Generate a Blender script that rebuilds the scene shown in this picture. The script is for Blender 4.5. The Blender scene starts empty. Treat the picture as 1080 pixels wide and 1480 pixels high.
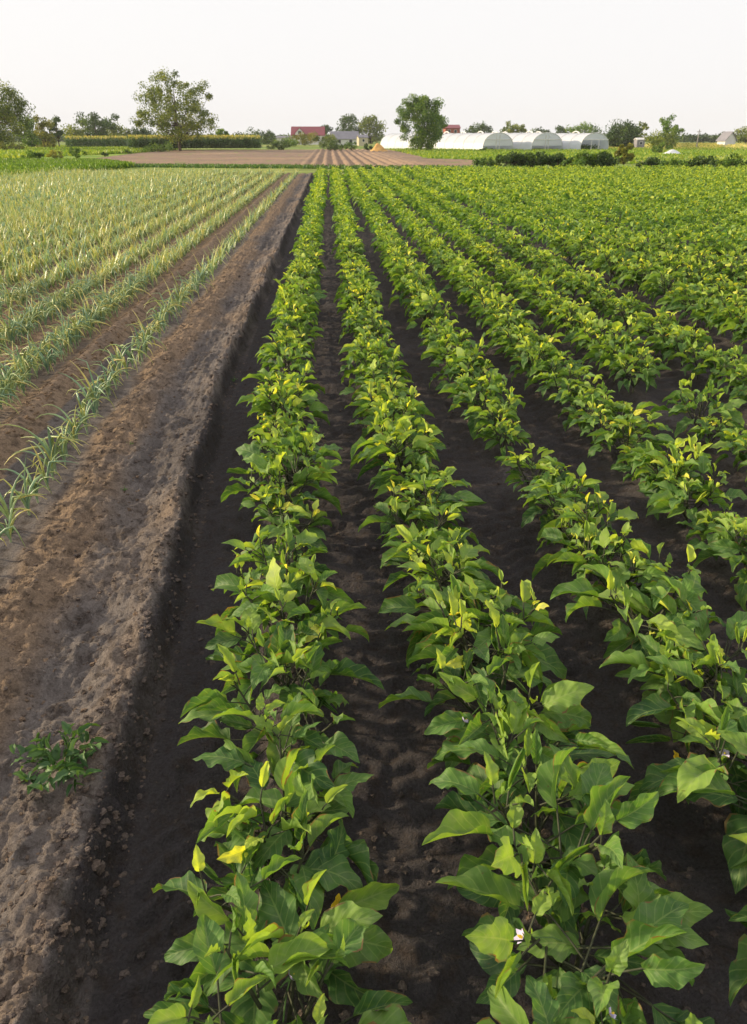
import bpy, math, random
import numpy as np
from mathutils import Vector, Matrix
R = math.radians
rng = np.random.default_rng(7)
random.seed(7)
sc = bpy.context.scene

# ------------------------------------------------------------------ camera
H = 2.1                       # camera height
FPX = 1050.0                  # focal length in pixels of the 1080x1480 photograph
PITCH = math.atan(542 / FPX)
YAW = math.atan(65 * math.cos(PITCH) / FPX)
cd = bpy.data.cameras.new('camera')
cam = bpy.data.objects.new('camera', cd)
sc.collection.objects.link(cam)
sc.camera = cam
cam.location = (0, 0, H)
cam.rotation_euler = (math.pi / 2 - PITCH, 0, -YAW)
cd.sensor_fit = 'VERTICAL'
cd.sensor_height = 36
cd.lens = 36 * FPX / 1480
cd.clip_start = 0.05
cd.clip_end = 20000
cd.dof.use_dof = True
cd.dof.focus_distance = 3.6
cd.dof.aperture_fstop = 8.0

# ------------------------------------------------------------------ world and sun
SUN_EL, SUN_AZ = 16.0, -70.0  # azimuth measured from the view direction (+Y), negative = to the left
w = bpy.data.worlds.new('World')
sc.world = w
w.use_nodes = True
nt = w.node_tree
nt.nodes.clear()
wo = nt.nodes.new('ShaderNodeOutputWorld')
sky = nt.nodes.new('ShaderNodeTexSky')
sky.sky_type = 'NISHITA'
sky.sun_disc = False
sky.sun_elevation = R(SUN_EL)
sky.sun_rotation = R(SUN_AZ)
sky.dust_density = 4.0
sky.air_density = 1.0
sky.ozone_density = 1.0
b1 = nt.nodes.new('ShaderNodeBackground'); b1.inputs[1].default_value = 0.07
nt.links.new(sky.outputs[0], b1.inputs[0])
b2 = nt.nodes.new('ShaderNodeBackground')      # the even white overcast veil over the sky
b2.inputs[0].default_value = (0.885, 0.872, 0.872, 1); b2.inputs[1].default_value = 1.0
mx = nt.nodes.new('ShaderNodeMixShader'); mx.inputs[0].default_value = 0.88
nt.links.new(b1.outputs[0], mx.inputs[1]); nt.links.new(b2.outputs[0], mx.inputs[2])
nt.links.new(mx.outputs[0], wo.inputs[0])
sd = bpy.data.lights.new('sun', 'SUN')
sd.energy = 5.0
sd.angle = R(2.0)
sd.color = (1.0, 0.83, 0.56)
sun = bpy.data.objects.new('sun', sd)
sc.collection.objects.link(sun)
d = Vector((math.sin(R(SUN_AZ)) * math.cos(R(SUN_EL)), math.cos(R(SUN_AZ)) * math.cos(R(SUN_EL)), math.sin(R(SUN_EL))))
sun.rotation_euler = d.to_track_quat('Z', 'Y').to_euler()
sun.location = d * 50
sc.view_settings.view_transform = 'Standard'
sc.view_settings.look = 'None'
sc.view_settings.exposure = 0.30
sc.view_settings.gamma = 1.0
sc.cycles.max_bounces = 6
sc.cycles.diffuse_bounces = 3
sc.cycles.transmission_bounces = 4
sc.cycles.transparent_max_bounces = 8
sc.cycles.use_denoising = True

CR = np.array([math.cos(YAW), -math.sin(YAW), 0])
CF = np.array([math.sin(YAW) * math.cos(PITCH), math.cos(YAW) * math.cos(PITCH), -math.sin(PITCH)])
CU = np.cross(CR, CF)
def ray(px, py):
    v = CF * FPX + CR * (px - 540) + CU * (740 - py)
    return v
def at(px, py, z=0.0):
    v = ray(px, py)
    t = (z - H) / v[2]
    return np.array([v[0] * t, v[1] * t, z])
def proj(P):
    q = np.asarray(P, float) - np.array([0, 0, H])
    dp = q @ CF
    return 540 + FPX * (q @ CR) / dp, 740 - FPX * (q @ CU) / dp, dp
def frame_at(px, D):
    """point at ground distance D (m, horizontal) under pixel column px, near the horizon"""
    v = ray(px, 200); h = math.hypot(v[0], v[1])
    return np.array([v[0] / h * D, v[1] / h * D, 0.0])
KY = FPX / math.cos(PITCH) ** 2
def D_of(py, z=-0.05):
    return (H - z) * KY / (py - 198)

# ------------------------------------------------------------------ helpers
def link(o, parent=None):
    sc.collection.objects.link(o)
    if parent is not None: o.parent = parent
    return o
def tag(o, label=None, cat=None, group=None, kind=None):
    if label: o['label'] = label
    if cat: o['category'] = cat
    if group: o['group'] = group
    if kind: o['kind'] = kind
    return o
def empty(name, loc=(0, 0, 0), rz=0.0):
    o = bpy.data.objects.new(name, None)
    o.empty_display_size = 0.1
    o.location = tuple(float(a) for a in loc); o.rotation_euler = (0, 0, rz)
    return link(o)
def mesh_np(name, V, F, mat=None, uv=None, attr=None, smooth=True, midx=None):
    """V (n,3), F (m,4) quads; uv (n,2) per vertex; attr dict of per-vertex floats"""
    V = np.ascontiguousarray(V, dtype=np.float32); F = np.ascontiguousarray(F, dtype=np.int32)
    me = bpy.data.meshes.new(name)
    k = F.shape[1]; m = len(F)
    me.vertices.add(len(V)); me.vertices.foreach_set('co', V.ravel())
    me.loops.add(m * k); me.loops.foreach_set('vertex_index', F.ravel())
    me.polygons.add(m)
    me.polygons.foreach_set('loop_start', np.arange(0, m * k, k, dtype=np.int32))
    me.polygons.foreach_set('loop_total', np.full(m, k, dtype=np.int32))
    me.polygons.foreach_set('use_smooth', np.full(m, smooth, dtype=bool))
    if uv is not None:
        ul = me.uv_layers.new(name='UVMap')
        ul.data.foreach_set('uv', np.ascontiguousarray(uv[F.ravel()], dtype=np.float32).ravel())
    for an, av in (attr or {}).items():
        a = me.attributes.new(an, 'FLOAT', 'POINT')
        a.data.foreach_set('value', np.ascontiguousarray(av, dtype=np.float32))
    if mat is not None:
        for mm in (mat if isinstance(mat, (list, tuple)) else [mat]): me.materials.append(mm)
    if midx is not None: me.polygons.foreach_set('material_index', np.ascontiguousarray(midx, dtype=np.int32))
    me.update(calc_edges=True)
    return me
class MB:
    """collects quads"""
    def __init__(s): s.V = []; s.F = []; s.U = []; s.A = []; s.M = []; s.n = 0
    def add(s, V, F, uv=None, age=0.0, mi=0):
        V = np.asarray(V, float); F = np.asarray(F, int)
        s.V.append(V); s.F.append(F + s.n); s.n += len(V)
        s.U.append(np.zeros((len(V), 2)) if uv is None else uv)
        s.A.append(np.full(len(V), age) if np.isscalar(age) else age)
        s.M.append(np.full(len(F), mi))
        return s
    def box(s, x0, x1, y0, y1, z0, z1, mi=0, M=None):
        V = np.array([(x, y, z) for x in (x0, x1) for y in (y0, y1) for z in (z0, z1)], float)
        if M is not None: V = V @ np.array(M.to_3x3()).T + np.array(M.translation)
        F = [(0, 1, 3, 2), (4, 6, 7, 5), (0, 4, 5, 1), (2, 3, 7, 6), (0, 2, 6, 4), (1, 5, 7, 3)]
        return s.add(V, F, mi=mi)
    def tube(s, P, rad, n=5, age=0.0, mi=0, cap=True):
        P = np.asarray(P, float); k = len(P)
        rad = np.broadcast_to(np.asarray(rad, float), (k,))
        T = np.gradient(P, axis=0); T /= np.linalg.norm(T, axis=1)[:, None] + 1e-9
        ref = np.array([0, 0, 1.0]) if abs(T[0][2]) < 0.9 else np.array([1.0, 0, 0])
        N = np.cross(T, ref); N /= np.linalg.norm(N, axis=1)[:, None] + 1e-9
        B = np.cross(T, N)
        a = np.arange(n) / n * 2 * math.pi
        V = P[:, None, :] + rad[:, None, None] * (np.cos(a)[None, :, None] * N[:, None, :] + np.sin(a)[None, :, None] * B[:, None, :])
        V = V.reshape(-1, 3)
        F = []
        for i in range(k - 1):
            for j in range(n):
                F.append((i * n + j, i * n + (j + 1) % n, (i + 1) * n + (j + 1) % n, (i + 1) * n + j))
        uv = np.stack([np.repeat(np.linspace(0, 1, k), n), np.tile(np.arange(n) / n, k)], 1)
        s.add(V, F, uv, age, mi)
        if cap and n in (4, 6, 8):
            base = s.n - len(V)
            for e in (0, (k - 1) * n):
                if n == 4: s.F.append(np.array([[e, e + 1, e + 2, e + 3]]) + base); s.M.append(np.array([mi]))
                if n == 6:
                    s.F.append(np.array([[e, e + 1, e + 2, e + 3], [e, e + 3, e + 4, e + 5]]) + base); s.M.append(np.array([mi, mi]))
                if n == 8:
                    s.F.append(np.array([[e, e + 1, e + 2, e + 3], [e, e + 3, e + 4, e + 7], [e + 4, e + 5, e + 6, e + 7]]) + base); s.M.append(np.array([mi] * 3))
        return s
    def mesh(s, name, mat, smooth=True):
        return mesh_np(name, np.concatenate(s.V), np.concatenate(s.F), mat, np.concatenate(s.U),
                       {'age': np.concatenate(s.A)}, smooth, np.concatenate(s.M))
    def build(s, name, mat, parent=None, smooth=True):
        return link(bpy.data.objects.new(name, s.mesh(name, mat, smooth)), parent)

# numpy value noise -------------------------------------------------
_T = np.random.default_rng(3).random((256, 256))
def vn(x, y):
    x = np.asarray(x, float); y = np.asarray(y, float)
    xi = np.floor(x).astype(int); yi = np.floor(y).astype(int)
    fx = x - xi; fy = y - yi
    fx = fx * fx * (3 - 2 * fx); fy = fy * fy * (3 - 2 * fy)
    g = lambda a, b: _T[a & 255, b & 255]
    return ((g(xi, yi) * (1 - fx) + g(xi + 1, yi) * fx) * (1 - fy) + (g(xi, yi + 1) * (1 - fx) + g(xi + 1, yi + 1) * fx) * fy) * 2 - 1
def fbm(x, y, o=4, g=0.5):
    r = 0; a = 1
    for i in range(o):
        r = r + a * vn(x + 17.3 * i, y - 9.1 * i); x = x * 2.03; y = y * 2.03; a *= g
    return r
def sstep(t): t = np.clip(t, 0, 1); return t * t * (3 - 2 * t)

# ------------------------------------------------------------------ materials
def mat(name):
    m = bpy.data.materials.new(name); m.use_nodes = True
    return m, m.node_tree, m.node_tree.nodes['Principled BSDF']
def N(nt, t, **kw):
    n = nt.nodes.new(t)
    for k, v in kw.items():
        if k.startswith('i_'): n.inputs[k[2:].replace('_', ' ')].default_value = v
        else: setattr(n, k, v)
    return n
def ramp(nt, src, stops):
    r = nt.nodes.new('ShaderNodeValToRGB')
    el = r.color_ramp.elements
    while len(el) > 1: el.remove(el[-1])
    el[0].position = stops[0][0]; el[0].color = (*stops[0][1], 1)
    for p, c in stops[1:]:
        e = el.new(p); e.color = (*c, 1)
    nt.links.new(src, r.inputs[0])
    return r.outputs[0]
def mixc(nt, fac, a, b, mode='MIX'):
    m = nt.nodes.new('ShaderNodeMix'); m.data_type = 'RGBA'; m.blend_type = mode
    for sock, v in ((m.inputs[0], fac), (m.inputs[6], a), (m.inputs[7], b)):
        if hasattr(v, 'is_output'): nt.links.new(v, sock)
        elif isinstance(v, (int, float)): sock.default_value = v
        else: sock.default_value = (*v, 1)
    return m.outputs[2]
def mth(nt, op, a, b=None, c=None):
    m = nt.nodes.new('ShaderNodeMath'); m.operation = op
    for i, v in enumerate((a, b, c)):
        if v is None: continue
        if hasattr(v, 'is_output'): nt.links.new(v, m.inputs[i])
        else: m.inputs[i].default_value = v
    return m.outputs[0]
def noise(nt, scale, detail=4, rough=0.55, vec=None, out=0):
    n = nt.nodes.new('ShaderNodeTexNoise'); n.inputs['Scale'].default_value = scale
    n.inputs['Detail'].default_value = detail; n.inputs['Roughness'].default_value = rough
    if vec is not None: nt.links.new(vec, n.inputs['Vector'])
    return n.outputs[out]
def simple(name, col, rough=0.7, spec=0.3, var=0.0, scale=5.0, metal=0.0):
    m, nt, p = mat(name)
    p.inputs['Roughness'].default_value = rough; p.inputs['Specular IOR Level'].default_value = spec
    p.inputs['Metallic'].default_value = metal
    g = nt.nodes.new('ShaderNodeNewGeometry')
    n = noise(nt, scale, 4, 0.6, g.outputs['Position'])
    a = tuple(c * (1 - var) for c in col); b = tuple(min(1, c * (1 + var)) for c in col)
    nt.links.new(ramp(nt, n, [(0.3, a), (0.7, b)]), p.inputs['Base Color'])
    return m

def leaf_material(name, stops, vein=0.5, trans=0.28, rough=0.5, tcol=None, veins=True, vary=0.35, spec=0.3, spots=False):
    """stops: colour by the per-leaf value 'age' (0 old dark .. 1 young yellow)"""
    m, nt, p = mat(name)
    at_ = N(nt, 'ShaderNodeAttribute', attribute_name='age')
    oi = nt.nodes.new('ShaderNodeObjectInfo')
    col = ramp(nt, at_.outputs['Fac'], stops)
    g = nt.nodes.new('ShaderNodeNewGeometry')
    n = noise(nt, 9.0, 3, 0.6, g.outputs['Position'])
    dark = mixc(nt, 1.0, col, (1 - vary, 1 - vary * 0.75, 1 - vary * 0.6), 'MULTIPLY')
    lite = mixc(nt, 1.0, col, (1 + vary, 1 + vary * 0.75, 1 + vary * 0.3), 'MULTIPLY')
    col = mixc(nt, ramp(nt, n, [(0.35, (0, 0, 0)), (0.65, (1, 1, 1))]), dark, lite)
    if veins:
        uvn = nt.nodes.new('ShaderNodeUVMap'); sp = nt.nodes.new('ShaderNodeSeparateXYZ')
        nt.links.new(uvn.outputs[0], sp.inputs[0])
        s = mth(nt, 'ABSOLUTE', mth(nt, 'SUBTRACT', mth(nt, 'MULTIPLY', sp.outputs[1], 2.0), 1.0))
        mid = mth(nt, 'LESS_THAN', s, 0.05)
        q = mth(nt, 'FRACT', mth(nt, 'SUBTRACT', mth(nt, 'MULTIPLY', sp.outputs[0], 7.0), mth(nt, 'MULTIPLY', s, 1.7)))
        sv = mth(nt, 'LESS_THAN', mth(nt, 'ABSOLUTE', mth(nt, 'SUBTRACT', q, 0.5)), 0.065)
        vv = mth(nt, 'MAXIMUM', mid, mth(nt, 'MULTIPLY', sv, 0.7))
        vcol = mixc(nt, 0.5, col, (0.30, 0.40, 0.12))
        base = mixc(nt, mth(nt, 'MULTIPLY', vv, vein), col, vcol)
        # pillowy blade between the veins
        hgt = mth(nt, 'ADD', mth(nt, 'ABSOLUTE', mth(nt, 'SUBTRACT', q, 0.5)), mth(nt, 'MULTIPLY', s, -0.15))
        bp = N(nt, 'ShaderNodeBump'); bp.inputs['Strength'].default_value = 0.6; bp.inputs['Distance'].default_value = 0.004
        bp.invert = True
        nt.links.new(hgt, bp.inputs['Height']); nt.links.new(bp.outputs[0], p.inputs['Normal'])
    else: base = col
    if spots:       # insect bites and dry brown specks of the blade itself
        sn = noise(nt, 75.0, 3, 0.6, g.outputs['Position'])
        base = mixc(nt, ramp(nt, sn, [(0.70, (0, 0, 0)), (0.74, (0.85, 0.85, 0.85))]), base, (0.17, 0.11, 0.04))
        ed = mth(nt, 'MULTIPLY', mth(nt, 'GREATER_THAN', s, 0.90), ramp(nt, noise(nt, 14.0, 2, 0.5, g.outputs['Position']), [(0.56, (0, 0, 0)), (0.62, (1, 1, 1))]))
        base = mixc(nt, ed, base, (0.20, 0.13, 0.05))
        dn = noise(nt, 22.0, 4, 0.7, g.outputs['Position'])
        base = mixc(nt, ramp(nt, dn, [(0.48, (0, 0, 0)), (0.75, (0.32, 0.32, 0.32))]), base, (0.28, 0.30, 0.20))
    nt.links.new(base, p.inputs['Base Color'])
    p.inputs['Roughness'].default_value = rough; p.inputs['Specular IOR Level'].default_value = spec
    tr = nt.nodes.new('ShaderNodeBsdfTranslucent')
    tc = mixc(nt, 1.0, base, tcol or (1.9, 1.75, 0.5), 'MULTIPLY')
    nt.links.new(tc, tr.inputs[0])
    ms = nt.nodes.new('ShaderNodeMixShader'); ms.inputs[0].default_value = trans
    out = nt.nodes['Material Output']
    nt.links.new(p.outputs[0], ms.inputs[1]); nt.links.new(tr.outputs[0], ms.inputs[2]); nt.links.new(ms.outputs[0], out.inputs[0])
    return m

M = {}
EG = [(0.0, (0.055, 0.130, 0.040)), (0.36, (0.112, 0.222, 0.050)), (0.64, (0.225, 0.345, 0.068)), (0.84, (0.44, 0.54, 0.08)), (1.0, (0.76, 0.70, 0.11))]
M['egg_leaf'] = leaf_material('eggplant_leaf', EG, trans=0.38, rough=0.55, spec=0.25, vein=0.9, spots=True)
M['egg_leaf_far'] = leaf_material('eggplant_leaf_distant', EG, trans=0.36, rough=0.5, veins=False)
M['stem'] = simple('eggplant_stem', (0.045, 0.05, 0.025), 0.6, 0.3, 0.4, 40)
M['petal'] = simple('lilac_petal', (0.62, 0.55, 0.78), 0.6, 0.2, 0.12, 60)
M['stamen'] = simple('yellow_stamen', (0.75, 0.55, 0.05), 0.6, 0.2, 0.1, 60)
M['calyx'] = simple('green_calyx', (0.10, 0.18, 0.05), 0.6, 0.2, 0.2, 60)
M['yellow_leaf'] = simple('yellowed_leaf', (0.78, 0.55, 0.03), 0.6, 0.2, 0.25, 30)
ON = [(0.0, (0.15, 0.27, 0.19)), (0.45, (0.28, 0.41, 0.25)), (0.75, (0.38, 0.43, 0.13)), (1.0, (0.68, 0.60, 0.24))]
M['onion'] = leaf_material('onion_leaf', ON, trans=0.18, rough=0.42, veins=False, tcol=(1.5, 1.5, 0.7), spec=0.4)
M['onion_neck'] = simple('onion_neck', (0.30, 0.36, 0.20), 0.5, 0.3, 0.15, 60)
WD = [(0.0, (0.035, 0.085, 0.03)), (0.5, (0.065, 0.14, 0.045)), (1.0, (0.14, 0.23, 0.06))]
M['weed'] = leaf_material('weed_leaf', WD, trans=0.25, veins=False)
GR = [(0.0, (0.06, 0.13, 0.02)), (0.5, (0.15, 0.26, 0.03)), (1.0, (0.34, 0.38, 0.06))]
M['grass'] = leaf_material('grass_blade', GR, trans=0.3, veins=False)
M['corn'] = leaf_material('corn_leaf', [(0, (0.03, 0.075, 0.02)), (0.5, (0.06, 0.13, 0.03)), (0.8, (0.12, 0.2, 0.04)), (1, (0.55, 0.46, 0.16))], trans=0.2, veins=False)
def treemat(n, a, b, c): return leaf_material(n, [(0, a), (0.55, b), (1, c)], trans=0.22, veins=False, vary=0.25)
M['t_green'] = treemat('tree_leaf_green', (0.035, 0.085, 0.015), (0.105, 0.195, 0.028), (0.25, 0.34, 0.04))
M['t_olive'] = treemat('tree_leaf_olive', (0.055, 0.09, 0.022), (0.145, 0.195, 0.035), (0.32, 0.34, 0.05))
M['t_dark'] = treemat('tree_leaf_dark', (0.022, 0.052, 0.018), (0.055, 0.105, 0.026), (0.12, 0.18, 0.035))
M['t_yellow'] = treemat('tree_leaf_yellowish', (0.07, 0.10, 0.02), (0.19, 0.20, 0.03), (0.34, 0.30, 0.05))
M['bark'] = simple('bark', (0.10, 0.075, 0.05), 0.9, 0.1, 0.35, 6)
M['film'], _nt, _p = mat('greenhouse_film')
_p.inputs['Base Color'].default_value = (0.80, 0.82, 0.88, 1); _p.inputs['Roughness'].default_value = 0.35
_n = noise(_nt, 0.35, 3, 0.5, _nt.nodes.new('ShaderNodeNewGeometry').outputs['Position'])
_nt.links.new(ramp(_nt, _n, [(0.3, (0.80, 0.82, 0.88)), (0.7, (0.92, 0.93, 0.97))]), _p.inputs['Base Color'])
_t = _nt.nodes.new('ShaderNodeBsdfTranslucent'); _t.inputs[0].default_value = (0.85, 0.87, 0.92, 1)
_m = _nt.nodes.new('ShaderNodeMixShader'); _m.inputs[0].default_value = 0.45
_nt.links.new(_p.outputs[0], _m.inputs[1]); _nt.links.new(_t.outputs[0], _m.inputs[2]); _nt.links.new(_m.outputs[0], _nt.nodes['Material Output'].inputs[0])
M['steel'] = simple('galvanised_steel', (0.62, 0.63, 0.65), 0.45, 0.5, 0.1, 3, 0.3)
M['endfilm'] = simple('end_wall_film', (0.80, 0.81, 0.80), 0.4, 0.4, 0.12, 1.0)
M['redroof'] = simple('red_metal_roof', (0.24, 0.045, 0.06), 0.5, 0.4, 0.15, 1)
M['brick'] = simple('red_brick', (0.34, 0.11, 0.08), 0.9, 0.1, 0.2, 3)
M['grroof'] = simple('grey_sheet_roof', (0.24, 0.23, 0.26), 0.8, 0.2, 0.15, 1)
M['white'] = simple('whitewash', (0.70, 0.68, 0.66), 0.8, 0.2, 0.08, 1)
M['beige'] = simple('beige_plaster', (0.50, 0.44, 0.32), 0.85, 0.2, 0.1, 1)
M['glass'] = simple('dark_window_glass', (0.03, 0.035, 0.045), 0.1, 0.5, 0.1, 1)
M['sand'] = simple('straw_heap', (0.62, 0.36, 0.13), 0.95, 0.1, 0.25, 1.5)
M['wood'] = simple('weathered_pole', (0.28, 0.25, 0.22), 0.9, 0.1, 0.2, 2)
M['plastic'] = simple('crumpled_film', (0.74, 0.75, 0.77), 0.4, 0.4, 0.1, 2)

# soil
def soil_material(name, brown, grey, dark, bump=0.02, sc_=1.0, floor=None):
    m, nt, p = mat(name)
    g = nt.nodes.new('ShaderNodeNewGeometry'); P = g.outputs['Position']
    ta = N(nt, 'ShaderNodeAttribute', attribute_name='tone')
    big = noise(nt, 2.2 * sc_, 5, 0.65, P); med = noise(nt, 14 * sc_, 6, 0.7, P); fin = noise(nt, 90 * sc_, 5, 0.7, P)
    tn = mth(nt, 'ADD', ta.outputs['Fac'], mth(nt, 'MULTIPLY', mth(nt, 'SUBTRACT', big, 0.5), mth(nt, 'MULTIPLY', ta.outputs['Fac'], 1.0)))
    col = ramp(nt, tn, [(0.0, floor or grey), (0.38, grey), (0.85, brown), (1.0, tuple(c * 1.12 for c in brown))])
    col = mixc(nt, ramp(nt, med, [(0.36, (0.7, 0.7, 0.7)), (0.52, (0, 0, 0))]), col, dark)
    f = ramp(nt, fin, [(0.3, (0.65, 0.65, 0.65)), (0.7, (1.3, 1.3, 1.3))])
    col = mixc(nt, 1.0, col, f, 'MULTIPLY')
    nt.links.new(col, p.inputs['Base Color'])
    p.inputs['Roughness'].default_value = 0.95; p.inputs['Specular IOR Level'].default_value = 0.12
    hh = mth(nt, 'ADD', mth(nt, 'MULTIPLY', med, 1.0), mth(nt, 'MULTIPLY', fin, 0.35))
    bp = nt.nodes.new('ShaderNodeBump'); bp.inputs['Strength'].default_value = 0.9; bp.inputs['Distance'].default_value = bump
    nt.links.new(hh, bp.inputs['Height']); nt.links.new(bp.outputs[0], p.inputs['Normal'])
    return m
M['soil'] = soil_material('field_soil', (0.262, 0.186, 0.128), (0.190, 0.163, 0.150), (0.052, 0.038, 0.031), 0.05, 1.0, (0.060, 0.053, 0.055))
M['clod'] = soil_material('soil_clods', (0.24, 0.16, 0.10), (0.14, 0.11, 0.095), (0.06, 0.045, 0.036), 0.02, 1.0, (0.08, 0.066, 0.062))
M['plough'] = soil_material('dry_ploughed_soil', (0.35, 0.235, 0.155), (0.27, 0.19, 0.14), (0.17, 0.12, 0.09), 0.05, 0.25)
M['track'] = soil_material('dusty_track', (0.42, 0.34, 0.26), (0.36, 0.31, 0.25), (0.22, 0.22, 0.12), 0.05, 0.2)
def ground_mat(name, a, b, c, s):
    m, nt, p = mat(name)
    g = nt.nodes.new('ShaderNodeNewGeometry'); P = g.outputs['Position']
    n = noise(nt, s, 6, 0.65, P); n2 = noise(nt, s * 11, 4, 0.6, P)
    col = ramp(nt, n, [(0.35, a), (0.52, b), (0.68, c)])
    col = mixc(nt, 1.0, col, ramp(nt, n2, [(0.3, (0.7, 0.7, 0.7)), (0.7, (1.25, 1.25, 1.25))]), 'MULTIPLY')
    nt.links.new(col, p.inputs['Base Color']); p.inputs['Roughness'].default_value = 0.95; p.inputs['Specular IOR Level'].default_value = 0.1
    return m
M['farland'] = ground_mat('far_fields', (0.13, 0.19, 0.045), (0.21, 0.27, 0.06), (0.33, 0.31, 0.10), 0.03)
M['meadow'] = ground_mat('meadow_turf', (0.12, 0.21, 0.03), (0.19, 0.30, 0.035), (0.30, 0.36, 0.06), 0.12)

# ------------------------------------------------------------------ terrain
Y_END = 52.0
ONION = [-1.85, -2.75] + [-2.75 - 0.72 * i for i in range(1, 34)]
def shift(Y): return -0.25 * sstep((np.asarray(Y, float) - 1.0) / 6.5)
def egg_row(k): return -0.21 + 0.83 * k + (0.22 if k >= 6 else 0.0)
EGG = [egg_row(k) for k in range(0, 46)]
_px = [-99, -1.72, -1.62, -1.50, -1.36, -1.22, -1.08, -0.98, -0.90, -0.855, -0.832, -0.795, -0.72, -0.55, 99]
_pz = [-0.05, -0.05, -0.02, 0.015, 0.0, -0.035, -0.02, 0.015, 0.035, 0.025, -0.06, -0.13, -0.14, -0.125, -0.125]
def Zf(X, Y, detail=True):
    X = np.asarray(X, float); Y = np.asarray(Y, float)
    wob = 0.045 * vn(Y * 0.9 + 3, Y * 0 + 5.5) + 0.034 * vn(Y * 4.1, Y * 0 + 1.5) + 0.014 * vn(Y * 13.0, Y * 0 + 8.5)
    inr = np.exp(-((X - shift(Y) + 0.83) / 0.25) ** 2)
    x = X - shift(Y) + wob * inr
    z = np.interp(x, _px, _pz)
    # eggplant ridges
    k = np.round((np.where(x > 4.44, x - 0.22, x) + 0.21) / 0.83)
    k = np.clip(k, 0, 60)
    c = -0.21 + 0.83 * k + np.where(k >= 6, 0.22, 0)
    r = 0.055 * np.exp(-((x - c) / 0.13) ** 2)
    z = z + np.where(x > -0.6, r, 0)
    # ridges between onion rows
    q = x + 2.75 + 0.36
    q = q - np.round(q / 0.72) * 0.72
    ro = 0.10 * np.exp(-(q / 0.11) ** 2)
    ro = np.where(x > -2.6, 0.12 * np.exp(-((x + 2.38) / 0.13) ** 2), ro)
    z = z + np.where(x < -1.9, ro * (1 + 0.35 * vn(Y * 2.5, x * 3)), 0)
    if detail:
        bank = sstep((-0.78 - x) / 0.06) * sstep((x + 1.8) / 0.15)
        lump = fbm(X * 7.3, Y * 7.3, 4, 0.6)
        z = z + bank * (0.028 * fbm(X * 3.1, Y * 2.3, 3) + 0.022 * lump + 0.020 * np.abs(fbm(X * 23, Y * 23, 3, 0.6)))
        # diagonal scrape marks on the bank
        z = z + bank * 0.014 * vn(x * 15 + 3, Y * 1.1) + bank * 0.014 * vn((X * 0.8 + Y * 0.6) * 13, (Y * 0.8 - X * 0.6) * 3.2)
        edge = np.exp(-((x + 0.84) / 0.07) ** 2)
        z = z + edge * (0.026 * fbm(X * 24, Y * 20, 3, 0.65) + 0.024 * vn(Y * 9, X * 4))
        fl = sstep((x + 0.74) / 0.06)
        rid = np.exp(-((x - c) / 0.17) ** 2) * (x > -0.5)
        ph = Y * (1 + 0.0) + 0.05 * vn(X * 3.5, Y * 1.3) + 0.6 * (x - c) ** 2
        rip = np.sin(ph * 2 * math.pi / 0.12 + 3.2 * vn(X * 2.6, Y * 2.4) + 1.2 * vn(X * 9, Y * 5))
        rip = np.sign(rip) * np.abs(rip) ** 0.8
        z = z + fl * (1 - rid) * (0.017 * rip * (0.5 + 0.5 * vn(X * 1.7 + 9, Y * 0.8)) + 0.018 * fbm(X * 4, Y * 3, 3) + 0.006 * fbm(X * 21, Y * 17, 3, 0.6) - 0.026 * sstep((vn(X * 6.5, Y * 8) - 0.42) / 0.35))
        z = z + fl * rid * (0.024 * fbm(X * 14, Y * 14, 3, 0.6))
        on = sstep((-1.75 - x) / 0.1)
        z = z + on * (0.010 * fbm(X * 9, Y * 9, 4, 0.6))
    f = sstep((Y - Y_END) / 1.5)
    return z * (1 - f) - 0.05 * f

def axis(a0, fine_lo, fine_hi, a1, step, grow):
    v = list(np.arange(fine_lo, fine_hi, step))
    s = step; x = v[-1]
    while x < a1: s = s * grow; x += s; v.append(x)
    s = step; x = v[0]; pre = []
    while x > a0: s = s * grow; x -= s; pre.append(x)
    return np.array(pre[::-1] + v)
ys = [0.35]
while ys[-1] < 62: ys.append(ys[-1] + max(0.011, ys[-1] * 0.0065))
ys = np.array([-60, -20, -8, -3, -1, 0] + ys + list(62 * 1.12 ** np.arange(1, 46)))
xs = axis(-6000, -1.75, 1.3, 6000, 0.0115, 1.022)
xs = np.concatenate([xs[(xs > -40) & (xs < 48)]])
s0 = 3.0; L = [xs[0]]
while L[-1] > -9000: L.append(L[-1] - s0); s0 *= 1.35
s0 = 3.0; Rr = [xs[-1]]
while Rr[-1] < 9000: Rr.append(Rr[-1] + s0); s0 *= 1.35
xs = np.array(L[1:][::-1] + list(xs) + Rr[1:])
XX, YY = np.meshgrid(xs, ys)
ZZ = Zf(XX, YY)
ZZ = np.where((XX < -30) | (XX > 42), -0.05, ZZ)
nx, ny = len(xs), len(ys)
I = np.arange(nx * ny).reshape(ny, nx)
F = np.stack([I[:-1, :-1], I[:-1, 1:], I[1:, 1:], I[1:, :-1]], -1).reshape(-1, 4)
cx = (XX[:-1, :-1] + XX[1:, 1:]) / 2; cy = (YY[:-1, :-1] + YY[1:, 1:]) / 2
mi = ((cy > Y_END + 0.6) | (cx < -30) | (cx > 42)).astype(int).ravel()
xr = XX - shift(YY)
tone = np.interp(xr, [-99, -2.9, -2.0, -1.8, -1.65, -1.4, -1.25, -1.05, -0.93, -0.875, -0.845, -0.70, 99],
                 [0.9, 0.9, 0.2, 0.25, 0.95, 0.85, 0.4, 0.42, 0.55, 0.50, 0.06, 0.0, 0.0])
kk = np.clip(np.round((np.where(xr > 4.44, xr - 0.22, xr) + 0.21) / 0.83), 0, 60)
cc = -0.21 + 0.83 * kk + np.where(kk >= 6, 0.22, 0)
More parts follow.
